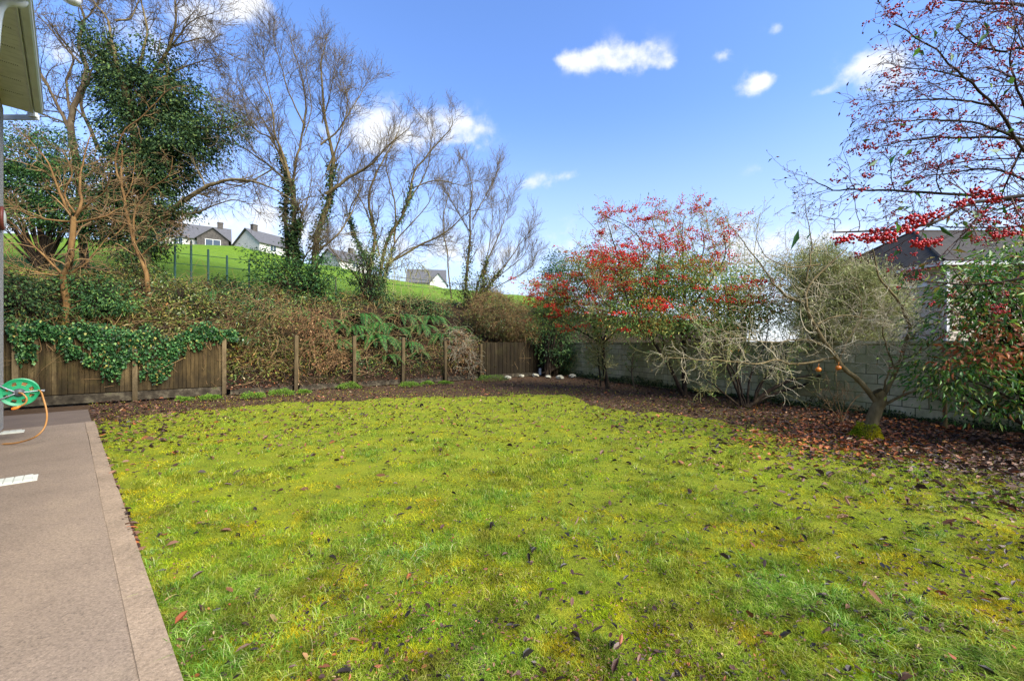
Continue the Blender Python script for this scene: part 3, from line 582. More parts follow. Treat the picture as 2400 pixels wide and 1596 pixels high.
def right_house():
    D = 17.0; x0 = at(2210, 700, D)[0]; x1 = x0 + 11; ze = EYE + (HY - 618) / F * D; dp = 8.5
    r = empty('neighbour_house', (x0, D, 0), 'cream rendered house with dark slate roof beyond the block wall', 'house')
    b = MB(); b.box(((x0 + x1) / 2, D + dp / 2, ze / 2), (x1 - x0, dp, ze)); b.build('wall', MT['cream'], r)
    b = MB(); b.box((x0 + .12, D - .05, ze / 2), (.12, .09, ze - .14)); b.build('downpipe', MT['white'], r)
    b = MB(); o = .42; b.box(((x0 + x1) / 2, D - o, ze - .02), (x1 - x0 + 2 * o, .03, .2)); b.box((x0 - o, D + dp / 2, ze - .02), (.03, dp + 2 * o - .04, .2)); b.build('fascia', MT['white'], r)
    b = MB(); b.box(((x0 + x1) / 2, D - o / 2, ze - .06), (x1 - x0 + .8, o - .04, .03)); b.box((x0 - o / 2, D + dp / 2, ze - .06), (o - .04, dp - .02, .03)); b.build('soffit', MT['white'], r)
    h = 2.45; q = o + .08; V = [(x0 - q, D - q, ze + .06), (x1 + q, D - q, ze + .06), (x1 + q, D + dp + q, ze + .06), (x0 - q, D + dp + q, ze + .06), (x0 + 2.9, D + dp / 2, ze + h), (x1 - 2.9, D + dp / 2, ze + h)]
    b = MB(); b.add(V, [[(0, 1, 5, 4), (2, 3, 4, 5), (3, 2, 1, 0)], [(1, 2, 5), (3, 0, 4)]]); rf = b.build('roof', MT['slate_dark'], r)
    for i, j in ((0, 4), (3, 4), (4, 5)): b = MB(); b.tube([V[i], V[j]], .07, 6); b.build('ridge_tile', MT['slate_dark'], rf)
    def win(c, u, n, w, h_):
        u = np.array(u, float); n = np.array(n, float); f = MB(); M = np.stack((u, n, np.array((0, 0, 1.))), 1)
        for dx, dz, a_, t in ((0, h_ / 2, w + .2, .12), (0, -h_ / 2, w + .26, .12), (-w / 2, 0, .1, h_ - .12), (w / 2, 0, .1, h_ - .12), (0, 0, .07, h_ - .12)): f.box(np.array(c) + u * dx + n * .03 + np.array((0, 0, dz)), (a_, .1, t), M)
        fo = f.build('window', MT['white'], r); g = MB(); g.box(np.array(c) + n * .012, (w - .1, .03, h_ - .1), M); g.build('pane', MT['glass'], fo)
    k = (2130 - 1200) / F; win((x0, x0 / k, EYE + (HY - 648) / F * x0 / k), (0, 1, 0), (-1, 0, 0), 1.5, 1.0); c = at(2345, 670, D); win(c, (1, 0, 0), (0, -1, 0), 1.5, 1.1)
right_house()
for i, (px, ty, lab) in enumerate([(410, 566, 'green metal post on the field edge, first from the ivy tree'), (448, 572, 'green metal post with a hooked top under the hilltop bungalow'), (488, 591, 'short green metal post below the dark stone gable'), (532, 605, 'green metal post below the gap between the two left hill houses'), (584, 614, 'tallest green metal post, just left of the leafy shrub by the double tree'), (787, 655, 'lone green metal post under the pale house between the bare trees')]):
    p = bankpt(px, 7.0); h = EYE + (HY - ty) / F * p[1] - p[2]; b = MB(); b.tube([p - np.array((0, 0, .4)), p + np.array((0, 0, h + .12))], .042, 8)
    if i == 1: b.tube(smooth_path([p + np.array((0, 0, h - .1)), p + np.array((.02, -.0, h + .12)), p + np.array((-.12, 0, h + .2)), p + np.array((-.2, 0, h + .06))], 10), .02, 6)
    tag(b.build('metal_post', MT['field_post'], None, p), lab, 'post', 'green metal fence posts along the field edge')

for h, lab in ((.85, 'lower thin wire strung along the green metal field posts'), (1.3, 'upper thin wire strung along the green metal field posts')):
    b = MB(); b.tube(np.array([bankpt(px, 7.0) + np.array((0, 0, h)) for px in np.linspace(300, 1120, 60)]), .014, 4); tag(b.build('fence_wire', MT['field_post'], None, bankpt(600, 7)), lab, 'wire', 'wires of the field fence')
# ------------------------------------------------------------------ trees
def limbs_to_paths(limbs, base, n=22, wob=.012):
    """limb: (pixel points, r0, r1, depth change along it[, depth at its start])"""
    Ps, Rs = [], []
    for lb in limbs:
        pts, r0, r1, dd = lb[:4]; d0 = lb[4] if len(lb) > 4 else 0
        P = np.array([at(px, py, base[1] + d0 + dd * i / (len(pts) - 1)) for i, (px, py) in enumerate(pts)]); P = smooth_path(P, n); ln = np.linalg.norm(P[-1] - P[0])
        P[1:] += np.cumsum(rng.normal(size=(n - 1, 3)), 0) * wob * ln / math.sqrt(n) * .5
        Ps.append(P); Rs.append(np.linspace(r0, r1, n))
    return np.array(Ps), np.array(Rs)
def put(name, V, Fs, m, parent, smooth=True): return obj(name, mesh(name, np.asarray(V) - world_loc(parent), Fs, m, smooth), parent)
def cat_tubes(groups):
    V, Q, n = [], [], 0
    for P, Rr, s in groups: a, b = tubes(P, Rr, s); V.append(a); Q.append(b + n); n += len(a)
    return np.vstack(V), [np.vstack(Q)]
def tree(name, label, cat, base, limbs, levels, mt, mw, group=None, skip=0, crown='branches', wob=.03, thin=.8):
    r = empty(name, base, label, cat, group); P, Rr = limbs_to_paths(limbs, base, 22, wob); Rr = Rr * thin
    V, Q = cat_tubes([(P, Rr, 8)]); put('trunk', V, Q, mt, r, True)
    gs = []; cur = (P[skip:], Rr[skip:]); allp = []
    for lv in levels:
        cur = spawn(*cur, **lv); gs.append((cur[0], cur[1], 4 if cur[1].mean() > .012 else 3)); allp.append(cur)
    V, Q = cat_tubes(gs); put(crown, V, Q, mw, r)
    return r, (P, Rr), allp
def ivy_on(parent, P, Rr, n, mat, spread=.22, L=.11, u=(0, 1), name='ivy'):
    pid = rng.integers(0, len(P), n); t = u[0] + (u[1] - u[0]) * rng.random(n); f = t * (P.shape[1] - 1); i = np.minimum(f.astype(int), P.shape[1] - 2); fr = (f - i)[:, None]
    c = P[pid, i] * (1 - fr) + P[pid, i + 1] * fr; d = unit(rng.normal(size=(n, 3))); c = c + d * (Rr[pid, i][:, None] + spread * rng.random((n, 1)) ** 1.5)
    V, T = leaf_mesh(c, d * .6 + np.array((0, -.1, -.5)) + rng.normal(size=(n, 3)) * .3, L, L * .8); put(name, V, [T], mat, parent)
def blob_clumps(blobs, D, nclump, depth=None, shell=.55, size=None):
    """clump centres spread through ellipsoids given in photo pixels; returns centres and outward directions"""
    a = np.array([b[2] * b[3] for b in blobs], float); pick = rng.choice(len(blobs), nclump, p=a / a.sum()); C, Dn = [], []
    for i in pick:
        px, py, rx, ry = blobs[i][:4]; d0 = blobs[i][4] if len(blobs[i]) > 4 else 0; c = at(px, py, D + d0); s = (D + d0) / F
        u = unit(rng.normal(size=3)); rr = shell + (1 - shell) * rng.random() ** .5; dz = depth or rx * s
        C.append(c + u * rr * np.array((rx * s, dz, ry * s))); Dn.append(u)
    return np.array(C), np.array(Dn)
def clump_leaves(C, Dn, per, rad, L, Wd, droop=.5, flat=.5):
    n = len(C) * per; c = np.repeat(C, per, 0); dn = np.repeat(Dn, per, 0); sc = np.repeat(.6 + .8 * rng.random((len(C), 1)), per, 0)
    off = rng.normal(size=(n, 3)) * rad * sc; off[:, 2] *= flat
    off[:, 2] -= np.linalg.norm(off[:, :2], axis=1) * droop * .4
    A = dn * .5 + unit(off) * .8 + rng.normal(size=(n, 3)) * .35 + np.array((0, 0, -droop)); return leaf_mesh(c + off, A, L, Wd)
lv = lambda k, u0, u1, ang, L, n, jit, up, rr, rmin, **kw: dict(k=k, u0=u0, u1=u1, ang=ang, L=L, n=n, jit=jit, up=up, rr=rr, rmin=rmin, **kw)

# young brown-barked tree nearest the ivy fence
b1 = bankpt(153, 2.5)
tree('bare_tree', 'bare orange brown tree with a curved trunk above the ivy fence', 'tree', b1, [
    ([(150, 800), (157, 735), (158, 700), (150, 655), (165, 620), (171, 560), (172, 515)], .125, .085, 0), ([(172, 518), (190, 480), (188, 430), (195, 380), (215, 320)], .06, .015, .6), ([(170, 515), (140, 450), (110, 380), (55, 310)], .055, .012, -.5),
    ([(172, 520), (110, 515), (60, 500), (10, 465)], .04, .01, -.8), ([(172, 522), (240, 508), (275, 490), (325, 478)], .045, .01, .4), ([(152, 650), (185, 628), (215, 605), (260, 550)], .055, .012, .5), ([(150, 645), (95, 595), (45, 545), (-10, 500)], .045, .01, -.6),
    ([(150, 648), (100, 640), (50, 625), (-20, 595)], .04, .01, -.9), ([(175, 500), (150, 455), (165, 400), (140, 350)], .04, .01, .2), ([(172, 512), (215, 470), (245, 440), (255, 400)], .035, .01, -.4)],
    [lv(9, .25, 1, 42, 1.1, 7, .16, .02, .5, .006), lv(6, .15, 1, 45, .55, 6, .2, .02, .6, .0045), lv(2, .2, 1, 45, .3, 4, .2, .0, .6, .004)], MT['bark_brown'], MT['twig_brown'])
b2 = bankpt(350, 4)
tree('bare_tree', 'slender bare tree with pale forked branches in front of the ivy tree', 'tree', b2, [
    ([(352, 720), (346, 660), (338, 615), (318, 575), (305, 520), (290, 470), (283, 420), (280, 350)], .11, .03, 0), ([(314, 565), (316, 500), (345, 450), (395, 410), (402, 365)], .045, .01, -.5), ([(318, 570), (350, 535), (395, 505)], .04, .012, -.3),
    ([(284, 430), (272, 380), (295, 310), (340, 268), (390, 212), (415, 200)], .04, .012, -.6), ([(300, 500), (240, 500), (185, 465)], .035, .01, .2), ([(290, 470), (310, 430), (322, 365)], .03, .008, .3), ([(330, 600), (380, 560), (430, 545)], .03, .01, .3), ([(300, 520), (270, 550), (262, 530), (285, 510)], .025, .01, -.5)],
    [lv(8, .2, 1, 45, 1.0, 7, .18, .02, .5, .006), lv(5, .15, 1, 45, .5, 6, .2, .02, .6, .0045), lv(2, .2, 1, 45, .3, 4, .2, .0, .6, .004)], MT['bark_brown'], MT['twig_brown'])
# the big ivy-clad tree
b3 = bankpt(330, 6.5)
r3, L3, _ = tree('ivy_tree', 'tallest tree, smothered in dark ivy, left of the hilltop bungalow', 'tree', b3, [
    ([(330, 690), (335, 600), (338, 500), (322, 350), (292, 190), (262, 85)], .34, .08, 0), ([(345, 560), (385, 505), (440, 468), (500, 436), (560, 428), (620, 442), (690, 480)], .15, .02, -.8), ([(300, 205), (335, 130), (345, 70), (330, 0), (340, -60)], .08, .02, .5),
    ([(330, 300), (345, 200), (395, 115), (410, 40), (398, -70)], .1, .025, -.4), ([(262, 90), (248, 40), (215, 0), (190, -60)], .06, .015, .2), ([(385, 180), (450, 150), (520, 128)], .05, .01, .6), ([(385, 135), (440, 60), (505, 30)], .05, .01, -.5), ([(270, 50), (310, 40), (330, -10)], .05, .015, .4),
    ([(400, 300), (470, 300), (530, 300), (580, 275)], .07, .012, -.3), ([(370, 490), (450, 500), (540, 470), (600, 480)], .06, .01, .5), ([(380, 250), (460, 220), (520, 240)], .05, .01, .9), ([(395, 110), (470, 90), (500, 110)], .04, .01, .3)],
    [lv(14, .3, 1, 45, 2.0, 8, .13, .05, .38, .009), lv(7, .15, 1, 42, .95, 6, .15, .06, .55, .007), lv(3, .2, 1, 42, .45, 5, .16, .05, .6, .006)], MT['bark_olive'], MT['twig_grey'])
C, Dn = blob_clumps([(228, 78, 22, 16), (262, 125, 34, 42), (285, 175, 50, 50), (390, 120, 26, 20), (365, 160, 36, 30), (330, 225, 95, 55), (420, 225, 55, 40), (310, 310, 68, 70), (400, 310, 90, 70), (480, 300, 50, 36), (540, 285, 28, 16), (455, 345, 60, 40), (330, 390, 80, 60), (385, 400, 60, 45), (330, 470, 75, 60), (345, 530, 60, 50), (270, 500, 60, 60), (250, 540, 50, 40), (330, 590, 30, 40), (410, 480, 30, 22), (500, 235, 22, 14)], b3[1], 1500, 1.0)
V, T = clump_leaves(C, Dn, 40, .22, .115, .06, .7, .6); put('ivy', V, [T], MT['ivy_dark'], r3)
# tall bare tree at far left
b4 = bankpt(190, 10)
tree('bare_tree', 'tall bare grey tree with winding stems beside the white eave', 'tree', b4, [
    ([(200, 640), (190, 450), (176, 330), (165, 275), (185, 215), (190, 150), (168, 95), (180, 30), (150, -60)], .2, .04, 0), ([(178, 340), (150, 270), (118, 200), (92, 150), (80, 60)], .1, .02, -.6), ([(230, 350), (208, 290), (190, 240), (200, 170), (240, 120), (265, 60)], .1, .02, .5), ([(172, 285), (152, 200), (170, 140), (140, 90), (95, 30)], .07, .02, .4),
    ([(186, 215), (230, 165), (250, 100), (230, 20)], .06, .015, -.3), ([(205, 285), (160, 240), (120, 220), (70, 140)], .05, .012, .3), ([(190, 150), (150, 110), (110, 60), (70, 20)], .06, .014, -.2), ([(150, 265), (110, 260), (90, 255)], .04, .01, .3), ([(185, 60), (220, 20), (260, -40)], .05, .015, .3)],
    [lv(12, .25, 1, 42, 1.8, 8, .14, .06, .38, .009), lv(6, .15, 1, 42, .85, 6, .16, .06, .55, .007), lv(3, .2, 1, 42, .45, 5, .17, .05, .6, .006)], MT['bark_grey'], MT['twig_grey'])
def leafy(name, label, cat, base, blobs, D, ncl, per, rad, L, Wd, m, depth, stems=None, group=None, bark='bark_dark', droop=.5, twig=None):
    r = empty(name, base, label, cat, group); C, Dn = blob_clumps(blobs, D, ncl, depth); V, T = clump_leaves(C, Dn, per, rad, L, Wd, droop); put('foliage', V, [T], m, r)
    k = min(len(C), 70); idx = rng.choice(len(C), k, replace=False); b = np.asarray(base, float); P = np.array([smooth_path([b + rng.normal(size=3) * .06, (b + C[i]) / 2 + np.array((0, 0, .12)) + rng.normal(size=3) * .1, C[i]], 8) for i in idx])
    V, Q = cat_tubes([(P, np.tile(np.linspace(.035, .007, 8), (k, 1)), 5)]); put('stem', V, Q, MT[bark], r); return r
leafy('evergreen_tree', 'dark evergreen tree under the white eave, partly behind the brown tree', 'tree', bankpt(100, 8), [(50, 350, 70, 60), (130, 360, 60, 55), (60, 430, 80, 60), (150, 430, 70, 60), (190, 400, 40, 50), (50, 500, 60, 36), (130, 510, 60, 40), (-30, 420, 70, 90), (180, 500, 50, 40)], bankpt(100, 8)[1], 800, 36, .22, .105, .045, MT['evergreen'], 1.0)
# double-trunk tree in the centre
b6 = bankpt(715, 6)
r6, L6, _ = tree('bare_tree', 'tallest bare tree in the centre, two trunks with ivy climbing the stems', 'tree', b6, [
    ([(704, 690), (694, 620), (688, 560), (693, 500), (683, 430), (668, 380), (650, 330), (640, 260), (600, 190)], .17, .02, -.5), ([(735, 690), (736, 600), (742, 540), (762, 470), (766, 410), (772, 360), (755, 280), (748, 200), (745, 130), (752, 75)], .22, .016, .3), ([(764, 455), (820, 412), (870, 380), (910, 330), (955, 290)], .11, .015, -.8), ([(685, 440), (640, 400), (585, 362), (525, 330)], .08, .014, .6),
    ([(694, 490), (690, 400), (712, 320), (722, 220), (695, 130), (690, 85)], .09, .012, .8), ([(676, 620), (668, 500), (669, 410), (640, 330), (600, 255), (555, 175)], .13, .014, .7), ([(752, 340), (800, 300), (842, 230), (872, 180)], .06, .012, .6), ([(767, 400), (792, 330), (812, 250), (800, 165)], .06, .012, -.5), ([(640, 395), (600, 420), (550, 440), (495, 452)], .05, .01, -.6), ([(715, 300), (672, 210), (652, 130), (640, 80)], .05, .01, -.7), ([(742, 590), (800, 540), (835, 480), (850, 430)], .07, .012, .5), ([(700, 610), (690, 560), (700, 520), (720, 460), (730, 380)], .07, .012, -.9), ([(650, 330), (590, 300), (540, 230)], .05, .01, .3), ([(668, 400), (640, 330), (600, 300), (570, 230), (575, 150)], .05, .01, -.4), ([(640, 250), (620, 170), (615, 110)], .035, .01, .2), ([(755, 290), (775, 220), (790, 130)], .04, .01, -.3), ([(712, 320), (730, 250), (715, 170), (725, 100)], .035, .01, .4), ([(700, 640), (720, 600), (755, 560)], .05, .02, -.8)],
    [lv(15, .22, 1, 36, 1.75, 9, .09, .08, .36, .009), lv(7, .15, 1, 36, 1.1, 7, .11, .09, .55, .007), lv(4, .15, 1, 36, .62, 5, .12, .08, .6, .0048)], MT['bark_olive'], MT['twig_grey'])
ivy_on(r6, L6[0][[0, 1, 5, 11]], L6[1][[0, 1, 5, 11]], 5200, MT['ivy_dark'], .24, .12, (0, .5))
b7 = bankpt(880, 6)
r7, L7, _ = tree('bare_tree', 'bushy bare tree right of the double trunk, with a thick ivied base', 'tree', b7, [
    ([(868, 730), (868, 640), (882, 560), (870, 480), (892, 400), (930, 340), (962, 275)], .15, .014, 0), ([(885, 690), (898, 580), (950, 480), (966, 410), (1002, 360), (1060, 300), (1064, 272)], .13, .012, -.5), ([(905, 620), (990, 572), (1040, 545), (1090, 502), (1150, 490)], .09, .012, -.7), ([(960, 445), (1020, 422), (1085, 432), (1130, 420)], .05, .01, .5), ([(925, 570), (922, 470), (902, 380), (915, 320)], .07, .012, .7), ([(862, 620), (830, 545), (822, 490), (852, 440), (857, 375)], .07, .012, .4), ([(900, 630), (970, 582), (1065, 578)], .06, .01, .6), ([(890, 600), (860, 500), (830, 440), (835, 370)], .06, .01, -.6), ([(940, 500), (990, 420), (1010, 350), (1000, 290)], .06, .01, .5), ([(900, 700), (905, 640), (930, 560), (1000, 480), (1030, 400)], .08, .012, .9), ([(855, 690), (830, 640), (790, 600), (770, 580)], .05, .01, -.6)],
    [lv(14, .2, 1, 36, 1.9, 9, .1, .08, .36, .009), lv(7, .15, 1, 36, .95, 6, .12, .09, .55, .007), lv(4, .15, 1, 36, .58, 5, .13, .08, .6, .0052)], MT['bark_olive'], MT['twig_grey'])
ivy_on(r7, L7[0][[0, 1, 5, 9]], L7[1][[0, 1, 5, 9]], 3800, MT['evergreen'], .22, .1, (0, .45))
P, Rr = limbs_to_paths([([(890 + 12 * i, 620 + 4 * i), (900 + 13 * i, 600 + 3 * i), (915 + 15 * i, 660), (905 + 17 * i, 715 + 12 * (i % 3))], .018, .008, -1.0) for i in range(-5, 8)], b7, 16, .14); c1 = spawn(P, Rr, 12, .1, 1, 55, .9, 8, .24, -.06, .6, .0075); c2 = spawn(*c1, 5, .2, 1, 50, .45, 5, .22, -.06, .6, .006)
V, Q = cat_tubes([(P, Rr, 5), (*c1, 4), (*c2, 3)]); put('drooping_branches', V, Q, MT['twig_olive'], r7)
b8 = bankpt(1100, 6)
r8, L8, _ = tree('bare_tree', 'smaller bare tree with upright fanning twigs nearest the corner', 'tree', b8, [
    ([(1092, 720), (1098, 640), (1106, 560), (1106, 480), (1112, 430), (1098, 375)], .12, .014, 0), ([(1108, 515), (1150, 440), (1172, 395)], .05, .01, .5), ([(1058, 700), (1052, 600), (1040, 520), (1060, 430), (1075, 400)], .06, .012, -.6), ([(1128, 720), (1150, 660), (1190, 610), (1222, 560), (1252, 525)], .07, .01, -.5), ([(1115, 680), (1162, 570), (1190, 500), (1200, 455)], .06, .01, .6), ([(1150, 680), (1200, 655), (1240, 630), (1258, 590)], .045, .01, .3), ([(1105, 550), (1070, 490), (1050, 450)], .05, .01, .7), ([(1125, 700), (1140, 620), (1150, 540), (1160, 470)], .05, .01, -.8), ([(1120, 690), (1180, 640), (1225, 600), (1240, 555)], .05, .01, .9)],
    [lv(13, .15, 1, 30, 2.0, 8, .07, .12, .36, .009), lv(7, .15, 1, 28, 1.0, 6, .09, .12, .55, .0075), lv(4, .15, 1, 30, .62, 5, .1, .1, .6, .006)], MT['bark_olive'], MT['twig_grey'])
ivy_on(r8, L8[0][[0, 3, 7]], L8[1][[0, 3, 7]], 3200, MT['undergrowth'], .35, .1, (0, .4))
# evergreen bushes round the double trunk and up the field edge
leafy('evergreen_shrub', 'broad dark green shrub round the foot of the double trunk tree', 'shrub', bankpt(720, 5.2), [(640, 640, 50, 60), (690, 660, 60, 60), (740, 680, 50, 60), (760, 630, 40, 40), (720, 700, 50, 40), (600, 590, 40, 22)], bankpt(720, 5.2)[1], 260, 26, .25, .13, .06, MT['evergreen'], .8)
leafy('evergreen_shrub', 'ivy clump round the foot of the bushy bare tree', 'shrub', bankpt(865, 5), [(860, 640, 36, 60), (875, 690, 40, 40), (1090, 690, 2, 2)], bankpt(865, 5)[1], 90, 24, .22, .12, .07, MT['ivy_dark'], .5)
leafy('evergreen_shrub', 'upright green brown shrub round the fanning tree nearest the corner', 'shrub', bankpt(1110, 5), [(1075, 690, 30, 40), (1110, 680, 30, 46), (1140, 690, 30, 50)], bankpt(1110, 5)[1], 120, 22, .22, .12, .05, MT['undergrowth'], .6)
# conifers and dark corner shrub behind the wall
leafy('conifer', 'dark green conifer peeping over the red berried tree near the corner', 'tree', np.array((*(wallpt(1345) + WN * -1.6), 0)), [(1300, 622, 20, 34), (1335, 625, 22, 30), (1275, 660, 18, 30), (1305, 670, 46, 50), (1280, 770, 40, 60), (1310, 740, 46, 60), (1320, 810, 40, 50)], 21.9, 420, 28, .24, .12, .04, MT['evergreen'], .8, droop=.2)
leafy('corner_shrub', 'dark brown leaved shrub filling the corner between fence and block wall', 'shrub', np.array((2.2, 21.6, 0)), [(1305, 800, 30, 30), (1320, 840, 28, 32), (1290, 830, 20, 36), (1270, 790, 26, 24)], 21.6, 90, 26, .18, .11, .06, MT['ivy_dark'], .5)
# brown mound over the corner panel
b = bankpt(1190, 1.2); r = empty('brown_shrub', b, 'rounded mound of brown twigs spilling over the dark corner fence panel', 'shrub')
C, Dn = blob_clumps([(1180, 745, 80, 50), (1220, 765, 55, 36), (1150, 720, 50, 40), (1235, 790, 40, 18)], b[1], 700, 1.1, .7); P0 = np.stack((C - Dn * .3, C), 1); RR = np.full((len(C), 2), .008); c1 = spawn(P0, RR, 6, .3, 1, 60, .7, 6, .25, -.05, .8, .007); V, Q = cat_tubes([(*c1, 3)]); put('branches', V, Q, MT['twig_brown'], r); V, T = clump_leaves(C, Dn, 16, .2, .07, .03); put('foliage', V, [T], MT['undergrowth'], r)

# ------------------------------------------------------------------ red-berried trees by the wall
ICO_V = None
def berries(parent, C, r, m, per, spread):
    """bunches of small round berries"""
    n = len(C) * per; c = np.repeat(C, per, 0) + rng.normal(size=(n, 3)) * spread * np.array((1, 1, .6)); bm = bmesh.new(); bmesh.ops.create_icosphere(bm, subdivisions=1 if r < .012 and n < 9000 else 1, radius=1); v0 = np.array([v.co for v in bm.verts]); f0 = np.array([[v.index for v in f.verts] for f in bm.faces]); bm.free()
    rr = r * (.75 + .5 * rng.random((n, 1, 1))); V = (c[:, None] + v0[None] * rr).reshape(-1, 3); T = (np.arange(n)[:, None, None] * len(v0) + f0[None]).reshape(-1, 3)
    o = put('berries', V, [T], m, parent, True); o['kind'] = 'stuff'; return o
def coton(label, base, limbs, blobs, D, ncl, nber, levels, depth=1.0, bands=None, nb=0):
    r, LP, al = tree('berry_tree', label, 'tree', base, limbs, levels, MT['bark_dark'], MT['twig_olive'], 'red berried trees along the block wall', wob=.02)
    C, Dn = blob_clumps(blobs, D, ncl, depth, .3); cp = HY - (C[:, 2] - EYE) / C[:, 1] * F; C, Dn = C[cp < 778], Dn[cp < 778]; V, T = clump_leaves(C, Dn, 26, .22, .095, .035, .3); 
    tw = al[-1][0]; tp = tw[:, -1]; k = rng.choice(len(tp), min(len(tp), 5000), replace=False); V2, T2 = leaf_mesh(tp[k], tw[k, -1] - tw[k, -2] + rng.normal(size=(len(k), 3)) * .01, .08, .03)
    put('foliage', np.vstack((V, V2)), [np.vstack((T, T2 + len(V)))], MT['cotoneaster'], r)
    w = al[-2][0]; e = w[:, 2:].reshape(-1, 3); sc = np.array([1.0]); py = HY - (e[:, 2] - EYE) / e[:, 1] * F
    ok = (py < 760) & ((py < 700) | (rng.random(len(py)) < .4)); e = e[ok]; cl = (vnoise(e[:, 0] * 1.6 + e[:, 1], e[:, 2] * 2.2, 1.5, 9) > .5); e = e[cl]; e = e[rng.choice(len(e), min(nber, len(e)), replace=False)]
    if bands:
        C2, D2 = blob_clumps(bands, D - .3, nb, depth, .75); k = 7; C2 = np.repeat(C2, k, 0) + rng.normal(size=(len(C2) * k, 3)) * np.array((.22, .16, .035)); e = np.vstack((e, C2))
    berries(r, e, .017, MT['berry_far'], 8, .05); return r
bc = np.array(((1420 - 1200) / F * 15.7, 15.7, 0))
LV = [lv(13, .25, 1, 50, 1.2, 7, .16, .05, .5, .007), lv(6, .2, 1, 48, .55, 6, .16, .0, .6, .005), lv(3, .2, 1, 45, .3, 4, .15, -.02, .7, .004)]
coton('red berried tree with straight brown trunk, nearest the far corner', bc, [([(1425, 912), (1416, 860), (1412, 805)], .11, .08, 0), ([(1408, 905), (1402, 850), (1400, 800)], .045, .03, .1, .15), ([(1412, 808), (1380, 740), (1320, 690), (1250, 660)], .05, .01, -.5), ([(1412, 808), (1400, 720), (1360, 640), (1340, 590)], .05, .01, .5), ([(1412, 806), (1440, 720), (1470, 640), (1480, 590)], .05, .01, .4), ([(1412, 806), (1350, 770), (1290, 740), (1245, 730)], .04, .01, .4), ([(1412, 806), (1470, 750), (1530, 700)], .04, .01, -.4), ([(1400, 760), (1380, 690), (1420, 610)], .03, .008, -.7)],
      [(1460, 640, 110, 50), (1400, 620, 80, 40), (1290, 690, 60, 50), (1350, 650, 70, 60), (1400, 700, 110, 70), (1330, 740, 80, 45), (1440, 760, 80, 40), (1470, 680, 80, 60), (1360, 780, 50, 25)], 15.7, 620, 420, LV, 1.2, [(1310, 690, 80, 60), (1370, 640, 90, 50), (1430, 690, 90, 60), (1340, 740, 80, 40), (1270, 720, 40, 50), (1470, 640, 80, 40)], 85)
bc2 = np.array(((1605 - 1200) / F * 13.0, 13.0, 0))
coton('widest red berried tree with black forked trunk against the block wall', bc2, [([(1606, 930), (1602, 860), (1600, 800), (1590, 745)], .10, .06, 0), ([(1600, 925), (1570, 860), (1535, 805), (1500, 760)], .075, .04, -.2), ([(1590, 900), (1560, 830), (1555, 770)], .05, .03, .3), ([(1600, 800), (1602, 640), (1600, 560), (1605, 500)], .05, .01, .2), ([(1535, 805), (1470, 700), (1440, 580), (1420, 510)], .05, .01, .4), ([(1500, 760), (1430, 720), (1390, 680)], .04, .01, -.5), ([(1590, 760), (1650, 680), (1700, 600), (1690, 530)], .045, .01, -.3), ([(1595, 780), (1680, 740), (1760, 700), (1800, 690)], .045, .01, -.6), ([(1560, 780), (1540, 660), (1550, 570), (1530, 520)], .045, .01, -.4), ([(1600, 700), (1650, 590), (1640, 520)], .04, .01, .7), ([(1520, 780), (1500, 680), (1500, 560), (1410, 505)], .04, .01, .6), ([(1600, 790), (1690, 800), (1750, 770)], .04, .01, .4)],
      [(1640, 650, 120, 50), (1760, 720, 80, 50), (1780, 640, 50, 30), (1500, 740, 110, 60), (1600, 740, 120, 70), (1560, 650, 120, 50), (1690, 740, 90, 60), (1740, 780, 50, 30)], 13.0, 900, 800, LV, 1.2, [(1560, 600, 190, 26), (1480, 560, 60, 14), (1640, 560, 70, 20), (1600, 690, 200, 40), (1660, 730, 150, 30), (1500, 740, 100, 40), (1770, 690, 60, 40), (1800, 720, 40, 30), (1720, 610, 60, 24), (1430, 600, 80, 30)], 100)
def cane(base, top, r0, name, label, cat, m, k=10, leaf=None):
    P = smooth_path([np.array(base), (np.array(base) + np.array(top)) / 2 + rng.normal(size=3) * .05, np.array(top)], 12)[None]; Rr = np.linspace(r0, r0 * .5, 12)[None]; r = empty(name, base, label, cat); c1 = spawn(P, Rr, k, .4, 1, 50, .5, 6, .15, .05, .6, .005); V, Q = cat_tubes([(P, Rr, 7), (*c1, 4)]); put('stem', V, Q, m, r, True); e = c1[0][:, 2:].reshape(-1, 3)
    e = np.repeat(e, 3, 0); V, T = leaf_mesh(e, rng.normal(size=e.shape) + np.array((0, 0, -.4)), .09, .03); put('foliage', V, [T], leaf or MT['cotoneaster'], r)
g0 = at(1488, 912, F * EYE / 107); cane((g0[0], g0[1], -.02), at(1488, 812, g0[1] + .1), .03, 'sapling', 'thin straight sapling between the two red berried trees', 'tree', MT['bark_grey'])
# loose tall twigs rising behind the berries
def twiggy(name, label, base, tops, D, m, levels, r0=.03, group=None, cat='shrub', dd=.5):
    P, Rr = limbs_to_paths([([((base[0] / base[1]) * F + 1200 + rng.normal() * 4, HY - (base[2] - EYE) / base[1] * F), *((px * .45 + ((base[0] / base[1]) * F + 1200) * .55, py * .5 + (HY - (base[2] - EYE) / base[1] * F) * .5),), (px, py)], r0, r0 * .3, (rng.random() - .5) * 2 * dd) for px, py in tops], base, 14, .03)
    r = empty(name, base, label, cat, group); V, Q = cat_tubes([(P, Rr, 6)]); put('stem', V, Q, m, r, True); gs = []; cur = (P, Rr); al = []
    for l in levels: cur = spawn(*cur, **l); gs.append((*cur, 3)); al.append(cur)
    V, Q = cat_tubes(gs); put('branches', V, Q, m, r); return r, al
bt = np.array((*(wallpt(1660) - WN * -1.6), 0)); bt[2] = 0
